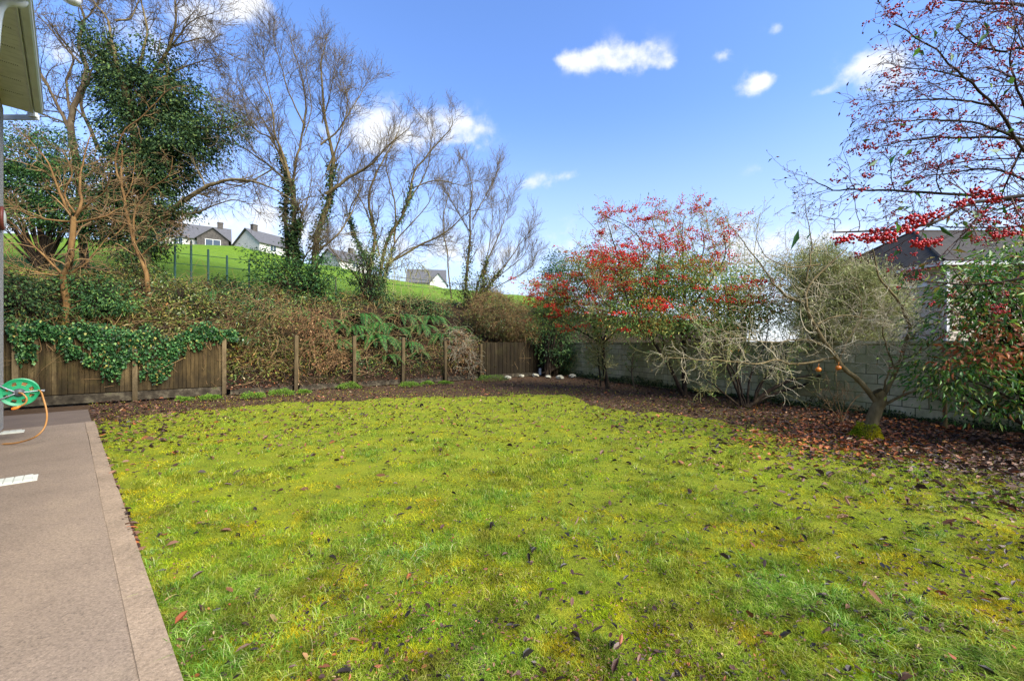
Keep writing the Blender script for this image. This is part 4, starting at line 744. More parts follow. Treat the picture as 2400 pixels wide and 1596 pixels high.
r, al = twiggy('bare_shrub', 'tall thin grey twigs rising above the widest berried tree', bt, [(1380, 510), (1345, 560), (1440, 500), (1560, 490), (1650, 470), (1700, 520), (1740, 560), (1780, 500), (1690, 600), (1620, 540)], bt[1], MT['twig_olive'], [lv(12, .4, 1, 30, 1.2, 8, .1, .1, .5, .006), lv(5, .2, 1, 35, .5, 6, .12, .1, .6, .005)])
e = al[1][0][:, 3:].reshape(-1, 3); e = e[rng.random(len(e)) < .25]; V, T = leaf_mesh(e, rng.normal(size=e.shape), .08, .03); put('foliage', V, [T], MT['cotoneaster'], r)

# leaning willow shrub
bw = np.array(((1750 - 1200) / F * 10.9, 10.9, 0))
r, LPw, al = tree('leaning_shrub', 'many stemmed dark shrub leaning along the wall left of the apple tree', 'shrub', bw, [
    ([(1752, 955), (1800, 920), (1850, 895), (1900, 884), (1935, 878)], .07, .045, -.2), ([(1748, 955), (1800, 928), (1860, 905), (1925, 888)], .06, .04, .2), ([(1744, 952), (1705, 860), (1690, 820), (1650, 770)], .045, .012, .2), ([(1738, 950), (1722, 880), (1690, 840), (1640, 830)], .04, .012, -.4), ([(1752, 950), (1756, 880), (1790, 800), (1800, 740)], .04, .01, .4), ([(1748, 950), (1730, 860), (1740, 780), (1725, 710)], .035, .01, .3), ([(1758, 952), (1800, 880), (1850, 820), (1880, 780)], .035, .01, -.2), ([(1730, 950), (1690, 915), (1650, 885)], .04, .012, -.2), ([(1762, 950), (1780, 900), (1830, 860), (1850, 780)], .035, .01, -.5)],
    [lv(9, .3, 1, 45, .9, 7, .15, .08, .5, .006), lv(6, .2, 1, 42, .45, 6, .15, .05, .6, .004)], MT['bark_dark'], MT['twig_olive'])
e = al[1][0][:, 2:].reshape(-1, 3); e = e[rng.random(len(e)) < .6]; V, T = leaf_mesh(e, rng.normal(size=e.shape) + np.array((0, 0, -.3)), .08, .02); put('foliage', V, [T], MT['cotoneaster'], r)
# pale green broom-like shrub behind the wall
bb = np.array((*(wallpt(1960) - WN * -1.3), 0)); bb[2] = .2; Db = bb[1]
r = empty('broom_shrub', bb, 'rounded pale green feathery shrub behind the apple tree', 'shrub')
tops = [(1830 + 290 * rng.random(), 560 + 260 * rng.random()) for _ in range(150)]
P, Rr = limbs_to_paths([([(1965 + rng.normal() * 20, 840), (1965 * .4 + px * .6, 840 * .45 + py * .55 - 20), (px, max(py, 592 + abs(px - 1925) ** 1.5 * .055))], .014, .005, (rng.random() - .5) * 2.2) for px, py in tops], bb, 12, .03); c1 = spawn(P, Rr, 16, .25, 1, 32, .75, 7, .13, .06, .7, .0045); c2 = spawn(*c1, 3, .3, 1, 35, .35, 5, .13, .04, .7, .004)
V, Q = cat_tubes([(P, Rr, 4), (*c1, 3), (*c2, 3)]); put('branches', V, Q, MT['twig_olive'], r); e = c2[0][:, 1:].reshape(-1, 3); V, T = leaf_mesh(e + rng.normal(size=e.shape) * .02, rng.normal(size=e.shape) * .5 + np.array((0, 0, .7)), .085, .013); put('foliage', V, [T], MT['broom'], r)

# apple tree
ba = np.array(((2038 - 1200) / F * 7.3, 7.3, -.04))
ra, LPa, al = tree('apple_tree', 'leafless apple tree with mossy leaning trunk and orange fruit', 'tree', ba, [
    ([(2028, 1034), (2040, 1000), (2052, 965), (2060, 938), (2052, 915)], .13, .105, 0), ([(2056, 945), (2012, 882), (1968, 842), (1945, 808), (1915, 760), (1886, 702), (1888, 662), (1922, 620), (1968, 578)], .06, .014, .3), ([(2062, 945), (2100, 870), (2126, 800), (2130, 768), (2118, 742), (2080, 690), (2045, 662), (2030, 600)], .045, .012, -.2), ([(2062, 952), (2130, 918), (2220, 890), (2330, 868), (2380, 850)], .032, .008, -.6), ([(1966, 840), (1905, 851), (1830, 838), (1760, 836), (1650, 826), (1555, 818)], .026, .006, -.9, .1), ([(1886, 708), (1832, 690), (1792, 650), (1750, 600), (1700, 545)], .03, .007, .3, .2), ([(2126, 800), (2160, 770), (2230, 740), (2290, 735)], .025, .006, .3), ([(1968, 842), (1990, 780), (2010, 730), (1990, 660)], .022, .006, .5, .1), ([(2100, 870), (2080, 820), (2070, 770), (2090, 720)], .02, .006, -.5), ([(1915, 760), (1960, 740), (2040, 745), (2110, 760)], .02, .006, .2, .2), ([(2068, 940), (2075, 890), (2100, 850), (2160, 820), (2200, 790)], .02, .006, -.5), ([(1888, 662), (1900, 600), (1905, 560), (1890, 470)], .02, .006, .2, .25), ([(1945, 808), (1870, 800), (1800, 805), (1720, 790), (1650, 760)], .02, .006, -.3, .2), ([(1922, 620), (1850, 625), (1790, 600), (1760, 560)], .018, .005, -.3, .3),],
    [lv(12, .25, 1, 55, .8, 9, .2, .0, .4, .004), lv(6, .15, 1, 52, .42, 6, .22, .0, .55, .003), lv(2, .2, 1, 50, .22, 5, .2, .0, .7, .0025)], MT['bark_olive'], MT['twig_pale'], skip=1, wob=.05)
for px, py in ((1918, 866), (1965, 862)):
    c = at(px, py, 7.2); b = MB(); b.sphere(c, .045, (1, 1, .9), 16, 10); b.tube([c + np.array((0, 0, .038)), c + np.array((.01, 0, .1))], .004, 5); b.build('fruit', MT['apple'], ra, smooth=True)
mc = []; n = 2600; t = rng.random(n); a = rng.random(n) * 6.283; c = at(2026, 1030, 7.3); c = np.stack((c[0] + np.cos(a) * (.2 + .1 * rng.random(n)) * (1 - .5 * t) + .03 * t, c[1] - .02 + np.sin(a) * (.2 + .1 * rng.random(n)) * (1 - .5 * t), -.05 + t * t * .26), 1)
V, T = leaf_mesh(c, rng.normal(size=c.shape) + np.array((0, 0, 1)), .035, .015); put('trunk_moss', V, [T], MT['moss'], ra)
# small bushes at the foot of the right wall
bs = np.array(((2215 - 1200) / F * 8.0, 8.0, -.04)); cane(bs, at(2212, 850, 8.0), .035, 'sapling', 'small leafy sapling at the wall foot right of the apple tree', 'tree', MT['bark_olive'], 14, MT['evergreen'])
bd_ = np.array(((1970 - 1200) / F * 8.6, 8.6, -.03)); r, al = twiggy('dead_shrub', 'small dry brown bush left of the apple trunk', bd_, [(1930, 880), (1990, 900), (1960, 860), (2010, 925), (1920, 920)], 8.6, MT['twig_brown'], [lv(8, .35, 1, 45, .3, 6, .15, .0, .6, .003), lv(4, .2, 1, 45, .18, 5, .15, .0, .7, .0022)], .009)

# leafy right-hand shrub and the near berried tree
rs = leafy('evergreen_shrub', 'leafy green shrub with orange leaves at the right edge of the wall', 'shrub', np.array((8.6, 6.4, -.04)), [(2350, 700, 120, 60), (2310, 670, 80, 34), (2380, 800, 110, 70), (2260, 880, 90, 50), (2330, 930, 80, 36), (2190, 860, 60, 30), (2420, 600, 80, 60), (2250, 770, 60, 40), (2380, 610, 60, 30), (2290, 640, 60, 36), (2340, 690, 90, 40), (2470, 760, 100, 160), (2480, 900, 90, 80)], 6.6, 640, 18, .18, .1, .03, MT['cotoneaster_near'], .8, droop=.5)
C, Dn = blob_clumps([(2350, 815, 80, 40), (2260, 830, 60, 26), (2380, 770, 50, 30), (2330, 760, 60, 30)], 6.2, 40, .4); V, T = clump_leaves(C, Dn, 10, .12, .1, .04); put('orange_foliage', V, [T], MT['orange_leaf'], rs)
bn = np.array((4.75, 2.9, -.04))
rn, LPn, al = tree('berry_tree', 'near red berried tree overhanging from the right edge', 'tree', bn, [
    ([(2750, 1350), (2700, 900), (2620, 600), (2560, 450)], .09, .05, 0), ([(2610, 560), (2500, 470), (2400, 455), (2310, 470), (2230, 510), (2150, 540), (2060, 556), (1962, 562)], .02, .005, -.55), ([(2600, 520), (2480, 430), (2400, 340), (2345, 250), (2285, 190), (2230, 140), (2180, 95), (2100, 45)], .014, .004, -.2), ([(2580, 480), (2480, 350), (2300, 328), (2150, 343), (2040, 362)], .018, .003, .2), ([(2600, 520), (2430, 480), (2200, 462), (2060, 452), (1965, 452), (1900, 430)], .018, .003, .35), ([(2570, 460), (2480, 200), (2400, 120), (2320, 125), (2230, 70)], .02, .004, .1), ([(2560, 450), (2540, 150), (2420, 25), (2270, -5), (2200, -20)], .02, .004, -.3), ([(2345, 250), (2230, 232), (2130, 232), (2055, 245)], .01, .003, .1), ([(2390, 325), (2250, 285), (2150, 280), (2060, 290)], .01, .003, -.2), ([(2500, 470), (2330, 400), (2200, 410), (2110, 430)], .012, .003, .4), ([(2590, 500), (2460, 380), (2300, 375), (2180, 390)], .012, .003, .5), ([(2540, 300), (2440, 160), (2400, 60), (2330, 30)], .012, .003, .4), ([(2480, 430), (2400, 250), (2370, 150), (2380, 60)], .012, .003, -.3), ([(2590, 560), (2480, 530), (2360, 535), (2200, 530), (2080, 500)], .014, .003, .6), ([(2285, 190), (2200, 170), (2120, 165)], .008, .003, .2), ([(2400, 340), (2360, 420), (2340, 480)], .01, .004, .2), ([(2610, 600), (2460, 640), (2330, 665), (2200, 662), (2100, 640)], .014, .003, .3), ([(2520, 300), (2420, 210), (2320, 160), (2250, 175)], .01, .003, .5), ([(2540, 400), (2420, 290), (2330, 300), (2220, 320)], .01, .003, .7)],
    [lv(13, .15, 1, 38, .45, 8, .11, -.0, .42, .002), lv(5, .15, 1, 42, .2, 6, .14, -.0, .6, .0015), lv(2, .3, 1, 45, .08, 4, .16, -.02, .7, .0012)], MT['bark_dark'], MT['twig_red'], skip=1)
tw = al[2][0]; k = rng.choice(len(tw), min(7000, len(tw)), replace=False); V, T = leaf_mesh(tw[k, -1], tw[k, -1] - tw[k, -2] + rng.normal(size=(len(k), 3)) * .006 + np.array((0, 0, -.004)), .028, .010); put('small_leaves', V, [T], MT['reddish_leaf'], rn)
lowm = al[1][0]; e = lowm[:, 3:].reshape(-1, 3); py = HY - (e[:, 2] - EYE) / e[:, 1] * F; px = e[:, 0] / e[:, 1] * F + 1200; w = np.clip((py - 420) / 150, 0, 1) * np.clip((px - 2050) / 200, 0, 1); e2 = e[rng.random(len(e)) < w * .22]; e2 = np.vstack((e2, e[rng.random(len(e)) < .008]))
V, T = leaf_mesh(e2, rng.normal(size=e2.shape) + np.array((-.4, -.3, -.5)), .07, .026); put('green_leaves', V, [T], MT['cotoneaster_near'], rn)
V, T = leaf_mesh(np.array([at(1872, 537, 2.35), at(1903, 545, 2.35), at(2060, 372, 2.6), at(2100, 362, 2.6), at(2380, 305, 2.6), at(2320, 75, 2.6), at(2370, 180, 2.6), at(2350, 350, 2.6), at(2200, 530, 2.3), at(2160, 545, 2.3)]), np.array([(-.35, 0, -1), (-.6, 0, -.7), (-.8, 0, -.6), (-.5, 0, -.8), (-1, 0, -.3), (-.6, .2, -.7), (.1, 0, -1), (-1, 0, -.1), (.8, 0, -.6), (.5, -.2, -.8)]), .09, .032); put('large_leaves', V, [T], MT['fern'], rn)
P1 = LPn[0][1]; cl = [at(px, py, P) for px, py, P in ((1975, 562, 2.36), (2000, 558, 2.36), (2030, 560, 2.36), (2052, 556, 2.36), (2080, 552, 2.38), (2098, 545, 2.38), (2075, 560, 2.38), (2135, 512, 2.42), (2160, 515, 2.42), (2185, 505, 2.42), (2155, 525, 2.42), (2110, 535, 2.4), (2145, 570, 2.38), (2170, 573, 2.38), (2190, 570, 2.38), (2290, 448, 2.6), (2310, 455, 2.6), (2270, 470, 2.6), (2330, 470, 2.6), (2050, 545, 2.4), (2125, 540, 2.4), (2335, 552, 2.6), (2365, 548, 2.6), (2250, 480, 2.5))]
cl = np.array(cl); big = berries(rn, cl, .0075, MT['berry'], 26, .019)
e = lowm[:, 2:].reshape(-1, 3); e = e[vnoise(e[:, 0] * 3, e[:, 2] * 3 + e[:, 1], 2.6, 12) > .6]; e = e[rng.choice(len(e), min(520, len(e)), replace=False)]; berries(rn, e, .0055, MT['berry'], 8, .013)

# ------------------------------------------------------------------ undergrowth on the bank, ivy on the fence, ferns
def bank_scatter(n, px0, px1, s0, s1, lift):
    px = px0 + (px1 - px0) * rng.random(n); s = s0 + (s1 - s0) * rng.random(n); k = (px - 1200) / F; Y = (s + 16.23) / (.781 - .625 * k); X = k * Y
    return np.stack((X, Y, terrain(X, Y) + lift * rng.random(n) ** 1.3), 1), px, s
P, px, s = bank_scatter(32000, -80, 1260, .15, 6.1, .32); keep = (vnoise(P[:, 0], P[:, 1], 1.4, 21) > .42) & ~((px > 690) & (px < 1090) & (s < 3.4) & (rng.random(len(px)) < .8)); P = P[keep]; px = px[keep]; s = s[keep]; P[:, 2] += vnoise(P[:, 0], P[:, 1], .9, 22) * .3 * np.clip((s - .3), 0, 1) * np.clip((6.3 - s) / 2, .1, 1) * (px < 1300) + .95 * np.exp(-((px - 320) / 85) ** 2) * np.clip((s - 2.5) / 3, 0, 1) * (.3 + .7 * rng.random(len(px)))
V, T = leaf_mesh(P, rng.normal(size=P.shape) + np.array((0, -.3, -.1)), .13, .055); tag(obj('undergrowth', mesh('undergrowth', V, [T], MT['undergrowth'])), 'tangled brown and green undergrowth covering the bank behind the fence', 'undergrowth', kind='stuff')
P, px, s = bank_scatter(900, -80, 1270, .1, 5.8, .1); P0 = np.stack((P, P + rng.normal(size=P.shape) * .15 + np.array((0, -.1, .25))), 1); c1 = spawn(P0, np.full((len(P), 2), .008), 3, .1, 1, 55, 1.2, 9, .16, -.09, .9, .006)
V, Q = cat_tubes([(*c1, 3)]); tag(obj('brambles', mesh('brambles', V, Q, MT['twig_brown'])), 'arching dry bramble stems tangled over the bank', 'brambles', kind='stuff')
def heap(name, label, blobs, D, n, m, tw, depth=.6, L=.9):
    C, Dn = blob_clumps(blobs, D, n, depth, .3); c0 = C.mean(0); r = empty(name, (c0[0], c0[1], C[:, 2].min()), label, 'brambles', 'heaps of dead stems along the bank foot'); P0 = np.stack((C, C + Dn * .15), 1); c1 = spawn(P0, np.full((len(C), 2), .008), 7, .0, 1, 60, L, 9, .16, -.13, .9, .006); V, Q = cat_tubes([(*c1, 3)]); put('branches', V, Q, tw, r)
    V, T = clump_leaves(C, Dn, 22, .25, .11, .045); put('foliage', V, [T], m, r)
heap('dead_brambles', 'tall heap of rusty dead stems just right of the ivy fence', [(600, 740, 60, 50), (580, 800, 46, 60), (640, 780, 50, 60), (620, 850, 60, 40), (570, 860, 36, 30)], 15.2, 120, MT['undergrowth'], MT['twig_brown'])
heap('dead_brambles', 'heap of drooping brown stems between the first two bare posts', [(740, 800, 50, 50), (770, 840, 46, 36), (720, 750, 46, 40)], 16.0, 60, MT['bracken'], MT['twig_brown'])
heap('dead_brambles', 'leaning bundle of grey dead sticks right of the fourth bare post', [(1085, 850, 36, 36), (1070, 800, 26, 30)], 19.6, 60, MT['bracken'], MT['twig_pale'])
for a in [('holly like bush with blue green leaves on the bank right of the brown tree', 235, 2.6, [(215, 665, 50, 26), (270, 700, 46, 24), (240, 720, 50, 24)], MT['evergreen']), ('low bush of yellow and green leaves on the bank left of the field posts', 420, 3.4, [(400, 690, 46, 36), (450, 720, 50, 34), (380, 730, 46, 26)], MT['undergrowth']), ('dark low bush on the bank lip below the tallest green post', 545, 5.2, [(520, 668, 50, 16), (570, 690, 46, 16)], MT['ivy_dark']), ('dark thicket at the left end of the bank beside the house wall', 50, 2.4, [(40, 690, 60, 50), (80, 730, 50, 26)], MT['ivy_dark']), ('green bush above the ferns under the bushy bare tree', 960, 4.6, [(960, 715, 50, 24), (1010, 730, 44, 22), (900, 735, 40, 20)], MT['evergreen']), ('small leafy bush behind the rusty stems left of the first post', 630, 3.4, [(640, 735, 46, 30), (590, 720, 40, 26)], MT['evergreen'])]:
    q = bankpt(a[1], a[2]); leafy('bank_shrub', a[0], 'shrub', q, a[3], q[1], 130, 26, .17, .1, .045, a[4], .7, group='shrubs on the bank')
# ivy over the fence
def ivy_fence():
    r = empty('fence_ivy', P3(250, .1) + np.array((0, 0, 1.7)), 'glossy green ivy hanging over the top of the closeboard fence', 'ivy'); Vs = []; n = 0; pts = []
    low = lambda px: np.interp(px, [20, 50, 75, 100, 130, 170, 205, 235, 262, 280, 300, 330, 360, 385, 410, 440, 470, 505, 535], [770, 850, 860, 800, 810, 825, 850, 870, 890, 875, 850, 870, 895, 890, 850, 800, 815, 800, 785])
    m = 9000; px = 22 + 525 * rng.random(m); rag = 34 * (vnoise(px, px * 0, .12, 77) - .45) + 30 * np.maximum(vnoise(px, px * 0, .31, 78) - .72, 0) * 3.5; top = 762 + 12 * np.sin(px * .05) + 26 * (vnoise(px, px * 0, .03, 8) - .5) + 14 * (px > 300) * (px < 470) * (vnoise(px, px * 0, .02, 3)); lo = low(px) + rag - 6; py = top + (lo - top) * rng.random(m) ** .85 + rng.normal(size=m) * 3
    thin = (vnoise(px, py, .05, 31) > .2) | (py < lo - (lo - top) * .6); px, py = px[thin], py[thin]
    for a, b in zip(px, py):
        p = fence_pt(a) - FN * (.03 + .12 * rng.random() ** 1.5); p3 = at(a, b, p[1]); pts.append((p[0], p[1], p3[2]))
    P = np.array(pts); q, _, _ = bank_scatter(5200, 20, 560, -.1, 1.5, .35); q[:, 2] = np.maximum(q[:, 2], 1.7 + .55 * rng.random(len(q)) * vnoise(q[:, 0], q[:, 1], 1.3, 41)) ; P = np.vstack((P, q))
    V, T = leaf_mesh(P, rng.normal(size=P.shape) * .5 + np.array((.3, -.5, -.9)), .078, .068, up=.1); put('foliage', V, [T], MT['ivy_fresh'], r)
    st = [smooth_path([np.append(fence_pt(a) - FN * .05, 1.85), np.append(fence_pt(a + 8) - FN * .07, 1.4), np.append(fence_pt(a + rng.normal() * 12) - FN * .05, max(.35, EYE - (low(a) - HY) / F * fence_pt(a)[1]))], 8) for a in np.linspace(40, 520, 30)]; V, Q = cat_tubes([(np.array(st), np.full((len(st), 8), .008), 4)]); put('stem', V, Q, MT['twig_brown'], r)
ivy_fence()
def fern(px, s, n, L, label, dead=False, lift=.0):
    b = bankpt(px, s); b[2] += lift + .15; r = empty('fern', b, label, 'fern', 'ferns on the bank above the bare posts'); Vs, Ts, k = [], [], 0; RP = []
    for i in range(n):
        a = rng.random() * 6.283; d = np.array((math.cos(a), math.sin(a) - .55, 0)); d /= np.linalg.norm(d); l = L * (.7 + .5 * rng.random()); m = 34; t = np.linspace(0, 1, m)
        P = b + np.outer(t * l * .95, d) + np.outer(l * (.75 * t - 1.05 * t ** 2.1), (0, 0, 1)); RP.append(smooth_path(P[::3], 8)); tg = np.gradient(P, axis=0); tg = unit(tg); sd = unit(np.cross(tg, (0, 0, 1.0))); w = .15 * L * np.sin(np.pi * np.clip(t * .93 + .07, 0, 1)) ** .7
        for s_ in (-1, 1):
            A = sd * s_ + tg * .45 + np.array((0, 0, -.25)); A = unit(A); B = tg; e = P + A * w[:, None]; hw2 = l / m * .5
            V = np.stack((P, P + A * w[:, None] * .4 + B * hw2, e, P + A * w[:, None] * .4 - B * hw2), 1).reshape(-1, 3); o_ = (np.arange(m) * 4)[:, None]; Ts.append(np.vstack((o_ + np.array((0, 1, 2)), o_ + np.array((0, 2, 3)))) + k); Vs.append(V); k += len(V)
    put('fronds', np.vstack(Vs), [np.vstack(Ts)], MT['bracken'] if dead else MT['fern'], r); V, Q = cat_tubes([(np.array(RP), np.tile(np.linspace(.008, .003, 8), (n, 1)), 4)]); put('stem', V, Q, MT['twig_brown'], r)
for a in [(880, 1.6, 20, 1.5, 'largest green fern, between the second and third bare posts'), (925, 2.2, 18, 1.4, 'big green fern just above and behind the third bare post'), (830, 2.2, 16, 1.3, 'green fern above the second bare post'), (985, 2.4, 16, 1.3, 'arching fern between the third and fourth bare posts, high on the bank'), (1035, 1.8, 14, 1.2, 'bright fern behind the fourth bare post'), (770, 2.6, 16, 1.3, 'fern under the trunk of the double tree'), (700, 3.2, 14, 1.2, 'fern right above the first bare post'), (905, .7, 12, .9, 'low drooping fern left of the third bare post'), (980, .8, 10, .7, 'small fern low between the third and fourth posts'), (820, .9, 10, .9, 'hanging fern left of the second bare post'), (585, 1.6, 10, .8, 'small fern in the rusty stems beside the ivy fence'), (500, 4.4, 12, 1.2, 'fern high on the bank below the field posts'), (735, 1.4, 9, .8, 'small strappy fern right of the first bare post'), (1060, .9, 9, .7, 'small fern low right of the fourth post'), (610, 3.6, 12, 1.1, 'fern high on the bank left of the double tree'), (850, 3.1, 16, 1.4, 'dark fern in the upper row under the bushy bare tree'), (940, 3.2, 16, 1.4, 'upper row fern right of the bushy bare tree trunk'), (1010, 3.2, 14, 1.3, 'upper row fern left of the fanning bare tree'), (790, 1.4, 12, 1.0, 'fern just left of and behind the second bare post'), (960, 1.3, 14, 1.1, 'broad fern right beside the third bare post'), (890, 2.5, 18, 1.4, 'tall fern right behind the largest fern'), (1065, 2.4, 12, 1.1, 'fern above the leaning grey sticks')]: fern(*a)
P, px, s = bank_scatter(9000, 520, 1140, -.05, 1.9, .06); V, T = leaf_mesh(P, rng.normal(size=P.shape) * np.array((1, 1, .5)), .09, .045); tag(obj('bank_litter', mesh('bank_litter', V, [T], MT['litter'])), 'dark dead leaves on the bare foot of the bank behind the posts', 'leaf litter', kind='stuff')
P, px, s = bank_scatter(1500, 540, 1130, .1, 1.7, .25); P = np.repeat(P, 4, 0) + rng.normal(size=(len(P) * 4, 3)) * .06; V, T = leaf_mesh(P, rng.normal(size=P.shape) + np.array((0, -.2, .2)), .12, .04); keepm = MT['fern']; tag(obj('bank_weeds', mesh('bank_weeds', V, [T], MT['undergrowth'])), 'small green weeds and dry stalks on the bank foot', 'weeds', kind='stuff')
# moss tufts, pale stones, bricks, sticks along the foot of the fence
def moss(px, py, r_, label, m='bright_moss', h=.7):
    D = F * EYE / (py - HY + 4); c = at(px, py, D); c[2] = -.03; n = 1500; r_ *= 1.35; u = unit(rng.normal(size=(n, 3))); u[:, 2] = np.abs(u[:, 2]); P = u * np.array((r_ * 1.25, r_ * .7, r_ * h * .7)) * (.75 + .3 * rng.random((n, 1))) * (.55 + .9 * vnoise(u[:, 0] * 2 + px, u[:, 1] * 2 + py, 1.3, 88))[:, None]; V, T = leaf_mesh(P, u + rng.normal(size=(n, 3)) * .5, .04, .018); tag(obj('moss_clump', mesh('moss_clump', V, [T], MT[m]), None, c), label, 'moss', 'moss clumps along the fence foot')
for a in [(480, 905, .14, 'moss clump against the fence boards left of the ivy fence end post'), (495, 928, .16, 'moss clump on the leaf litter under the ivy fence end'), (430, 932, .14, 'darker moss clump below the ivy fence'), (660, 918, .22, 'long moss clump left of the first bare post'), (712, 914, .12, 'little moss clump right of the first bare post'), (820, 903, .26, 'largest bright moss clump, left of the second bare post'), (960, 899, .2, 'moss clump right of the post in front of the ferns'), (1000, 895, .16, 'moss clump midway between third and fourth posts'), (1045, 893, .14, 'moss clump at the fourth post foot'), (590, 925, .2, 'yellowish moss clump nearest the ivy fence end post'), (1150, 886, .35, 'spreading moss under the left end of the dark corner panel')]: moss(*a)
def stone(px, py, r_, label, m='rock', sq=.6):
    D = F * EYE / (py - HY); c = at(px, py, D); bm = bmesh.new(); bmesh.ops.create_icosphere(bm, subdivisions=3, radius=r_)
    for v in bm.verts: q = v.co.copy() * (3 / r_); k = .75 + .5 * float(vnoise(q.x + px, q.y + q.z * 1.7, .8, 40)); v.co *= k; v.co.z *= sq; v.co.z += r_ * .2
    me = bpy.data.meshes.new('stone'); bm.to_mesh(me); bm.free(); me.materials.append(MT[m]); o = obj('stone', me, None, (c[0], c[1], -.05), rng.random() * 6); tag(o, label, 'stone', 'pale stones along the corner fence')
for i, (px, py, r_) in enumerate([(1190, 884, .16), (1222, 880, .13), (1255, 879, .17), (1285, 882, .14), (1312, 884, .18), (1342, 881, .17)]): stone(px, py, r_, ['pale stone under the middle of the dark corner panel', 'small pale stone left of the white scrap', 'rounded pale stone below the white scrap on the panel', 'pale stone right of the white scrap', 'largest pale stone, at the corner shrub foot', 'mossy pale stone at the start of the block wall'][i])
b = MB(); c = P3(1262, .12); b.box((c[0], c[1], .14), (.12, .03, .34)); tag(b.build('plastic_scrap', MT['white'], None, c), 'small white plastic scrap upright against the dark corner panel', 'scrap')
c = at(390, 918, 12.6); b = MB(); b.box((0, 0, .06), (.34, .12, .12), np.array(((.8, -.6, 0), (.6, .8, 0), (0, 0, 1)))); o = obj('brick', mesh('brick', np.vstack(b.V), [np.vstack(v) for v in b.Fs.values()], MT['brick']), None, (c[0], c[1], .17)); tag(o, 'old brown brick resting on the gravel board of the ivy fence', 'brick')
b = MB(); b.tube(smooth_path([at(830, 893, 16.6), at(850, 905, 15.6), at(875, 910, 15.0)], 10), np.linspace(.05, .02, 10), 8); tag(b.build('fallen_branch', MT['log'], None, at(850, 910, 15.4)), 'dark fallen branch on the leaf litter right of the second bare post', 'branch')
# dark moss and ivy along the foot of the block wall
t = rng.random(9000); p = WA + (WB - WA) * t[:, None]; sgn = -1 if (WN @ (np.array((0, 5.)) - WA)) < 0 else 1
off = .1 + .3 * rng.random(9000) ** 1.6; h = (.28 * vnoise(t * 60, t * 0, 1, 50) + .06) * rng.random(9000) * (1 - (off - .1) * 2); p = p + WN * sgn * off[:, None]
V, T = leaf_mesh(np.stack((p[:, 0], p[:, 1], h - .05), 1), rng.normal(size=(9000, 3)) + np.array((0, 0, .5)), .07, .03); tag(obj('wall_foot_moss', mesh('wall_foot_moss', V, [T], MT['wall_moss'])), 'dark moss and low weeds along the foot of the block wall', 'moss', kind='stuff')

# ------------------------------------------------------------------ leaf litter and the lawn's grass
def flat_leaves(X, Y, L, Wd, z=-.03, tilt=.35, dz=.02):
    n = len(X); a = rng.random(n) * 6.283; A = np.stack((np.cos(a), np.sin(a), rng.normal(size=n) * tilt), 1); A = unit(A); nn = unit(np.stack((rng.normal(size=n) * tilt, rng.normal(size=n) * tilt, np.ones(n)), 1)); B = unit(np.cross(nn, A)); nn = np.cross(A, B)
    P = np.stack((X, Y, z + dz * rng.random(n)), 1); L = (L * (.45 + 1.3 * rng.random(n) ** 2.2))[:, None]; w = (Wd * (.7 + .6 * rng.random(n)))[:, None]; cu = (rng.normal(size=n) * .12)[:, None] + .08
    V = np.stack((P - A * L * .5, P - A * L * .18 + B * w * .48 + nn * L * cu, P + A * L * .2 + B * w * .42 + nn * L * cu, P + A * L * .5 - nn * L * .02, P + A * L * .2 - B * w * .42 + nn * L * cu, P - A * L * .18 - B * w * .48 + nn * L * cu, P - A * L * .15 - nn * L * .02, P + A * L * .2 - nn * L * .02), 1).reshape(-1, 3)
    b = (np.arange(n) * 8)[:, None]; Q = np.vstack([b + np.array(q) for q in ((1, 6, 7, 2), (6, 5, 4, 7))]); T = np.vstack([b + np.array(q) for q in ((0, 6, 1), (0, 5, 6), (2, 7, 3), (7, 4, 3))]); return V, [Q, T]
def screen_ground(n, y0, y1, x0=-150, x1=2600, pw=1.0):
    px = x0 + (x1 - x0) * rng.random(n); py = y0 + (y1 - y0) * rng.random(n) ** pw; D = F * EYE / (py - HY); return (px - 1200) / F * D, D, px, py
def side(X, Y): return (X * N2[0] + Y * N2[1] > .37) & ((X - FP[0]) * FN[0] + (Y - FP[1]) * FN[1] < -.02) & (((np.stack((X, Y), -1) - WA) @ WN) * sgn > .12)
X, Y, px, py = screen_ground(130000, 868, 1280); f = lawn_f(X, Y); k = side(X, Y) & (rng.random(len(X)) < 1 / (1 + np.exp((f - 6) / 30))) ; X, Y = X[k][:52000], Y[k][:52000]
V, Fs = flat_leaves(X, Y, .08, .042, -.055, .35, .055); tag(obj('leaf_litter', mesh('leaf_litter', V, Fs, MT['litter'])), 'brown leaf litter on the beds along the fence and wall', 'leaf litter', kind='stuff')
X, Y, px, py = screen_ground(26000, 900, 1620); f = lawn_f(X, Y); pr = (.05 + .06 * np.clip((1250 - py) / 300, 0, 1)) + .75 * np.clip((px - 1250) / 1000, 0, 1) * np.exp(-np.maximum(f, 0) / 170) + .25 * np.exp(-np.maximum(f, 0) / 25); k = side(X, Y) & (f > 0) & (rng.random(len(X)) < pr); X, Y = X[k], Y[k]
V, Fs = flat_leaves(X, Y, .054, .023, -.03, .3, .026); tag(obj('fallen_leaves', mesh('fallen_leaves', V, Fs, MT['lawn_leaf'])), 'dark fallen leaves scattered over the grass', 'leaves', kind='stuff')
a = rng.normal(size=1500) * 130 + 1980; b_ = rng.normal(size=1500) * 30 + 1010; D = F * EYE / (np.maximum(b_, 930) - HY); X = (a - 1200) / F * D; k = side(X, D); V, Fs = flat_leaves(X[k], D[k], .07, .05, -.03, .35, .04); tag(obj('orange_leaves', mesh('orange_leaves', V, Fs, MT['orange_litter'])), 'bright orange fallen leaves round the apple tree', 'leaves', kind='stuff')
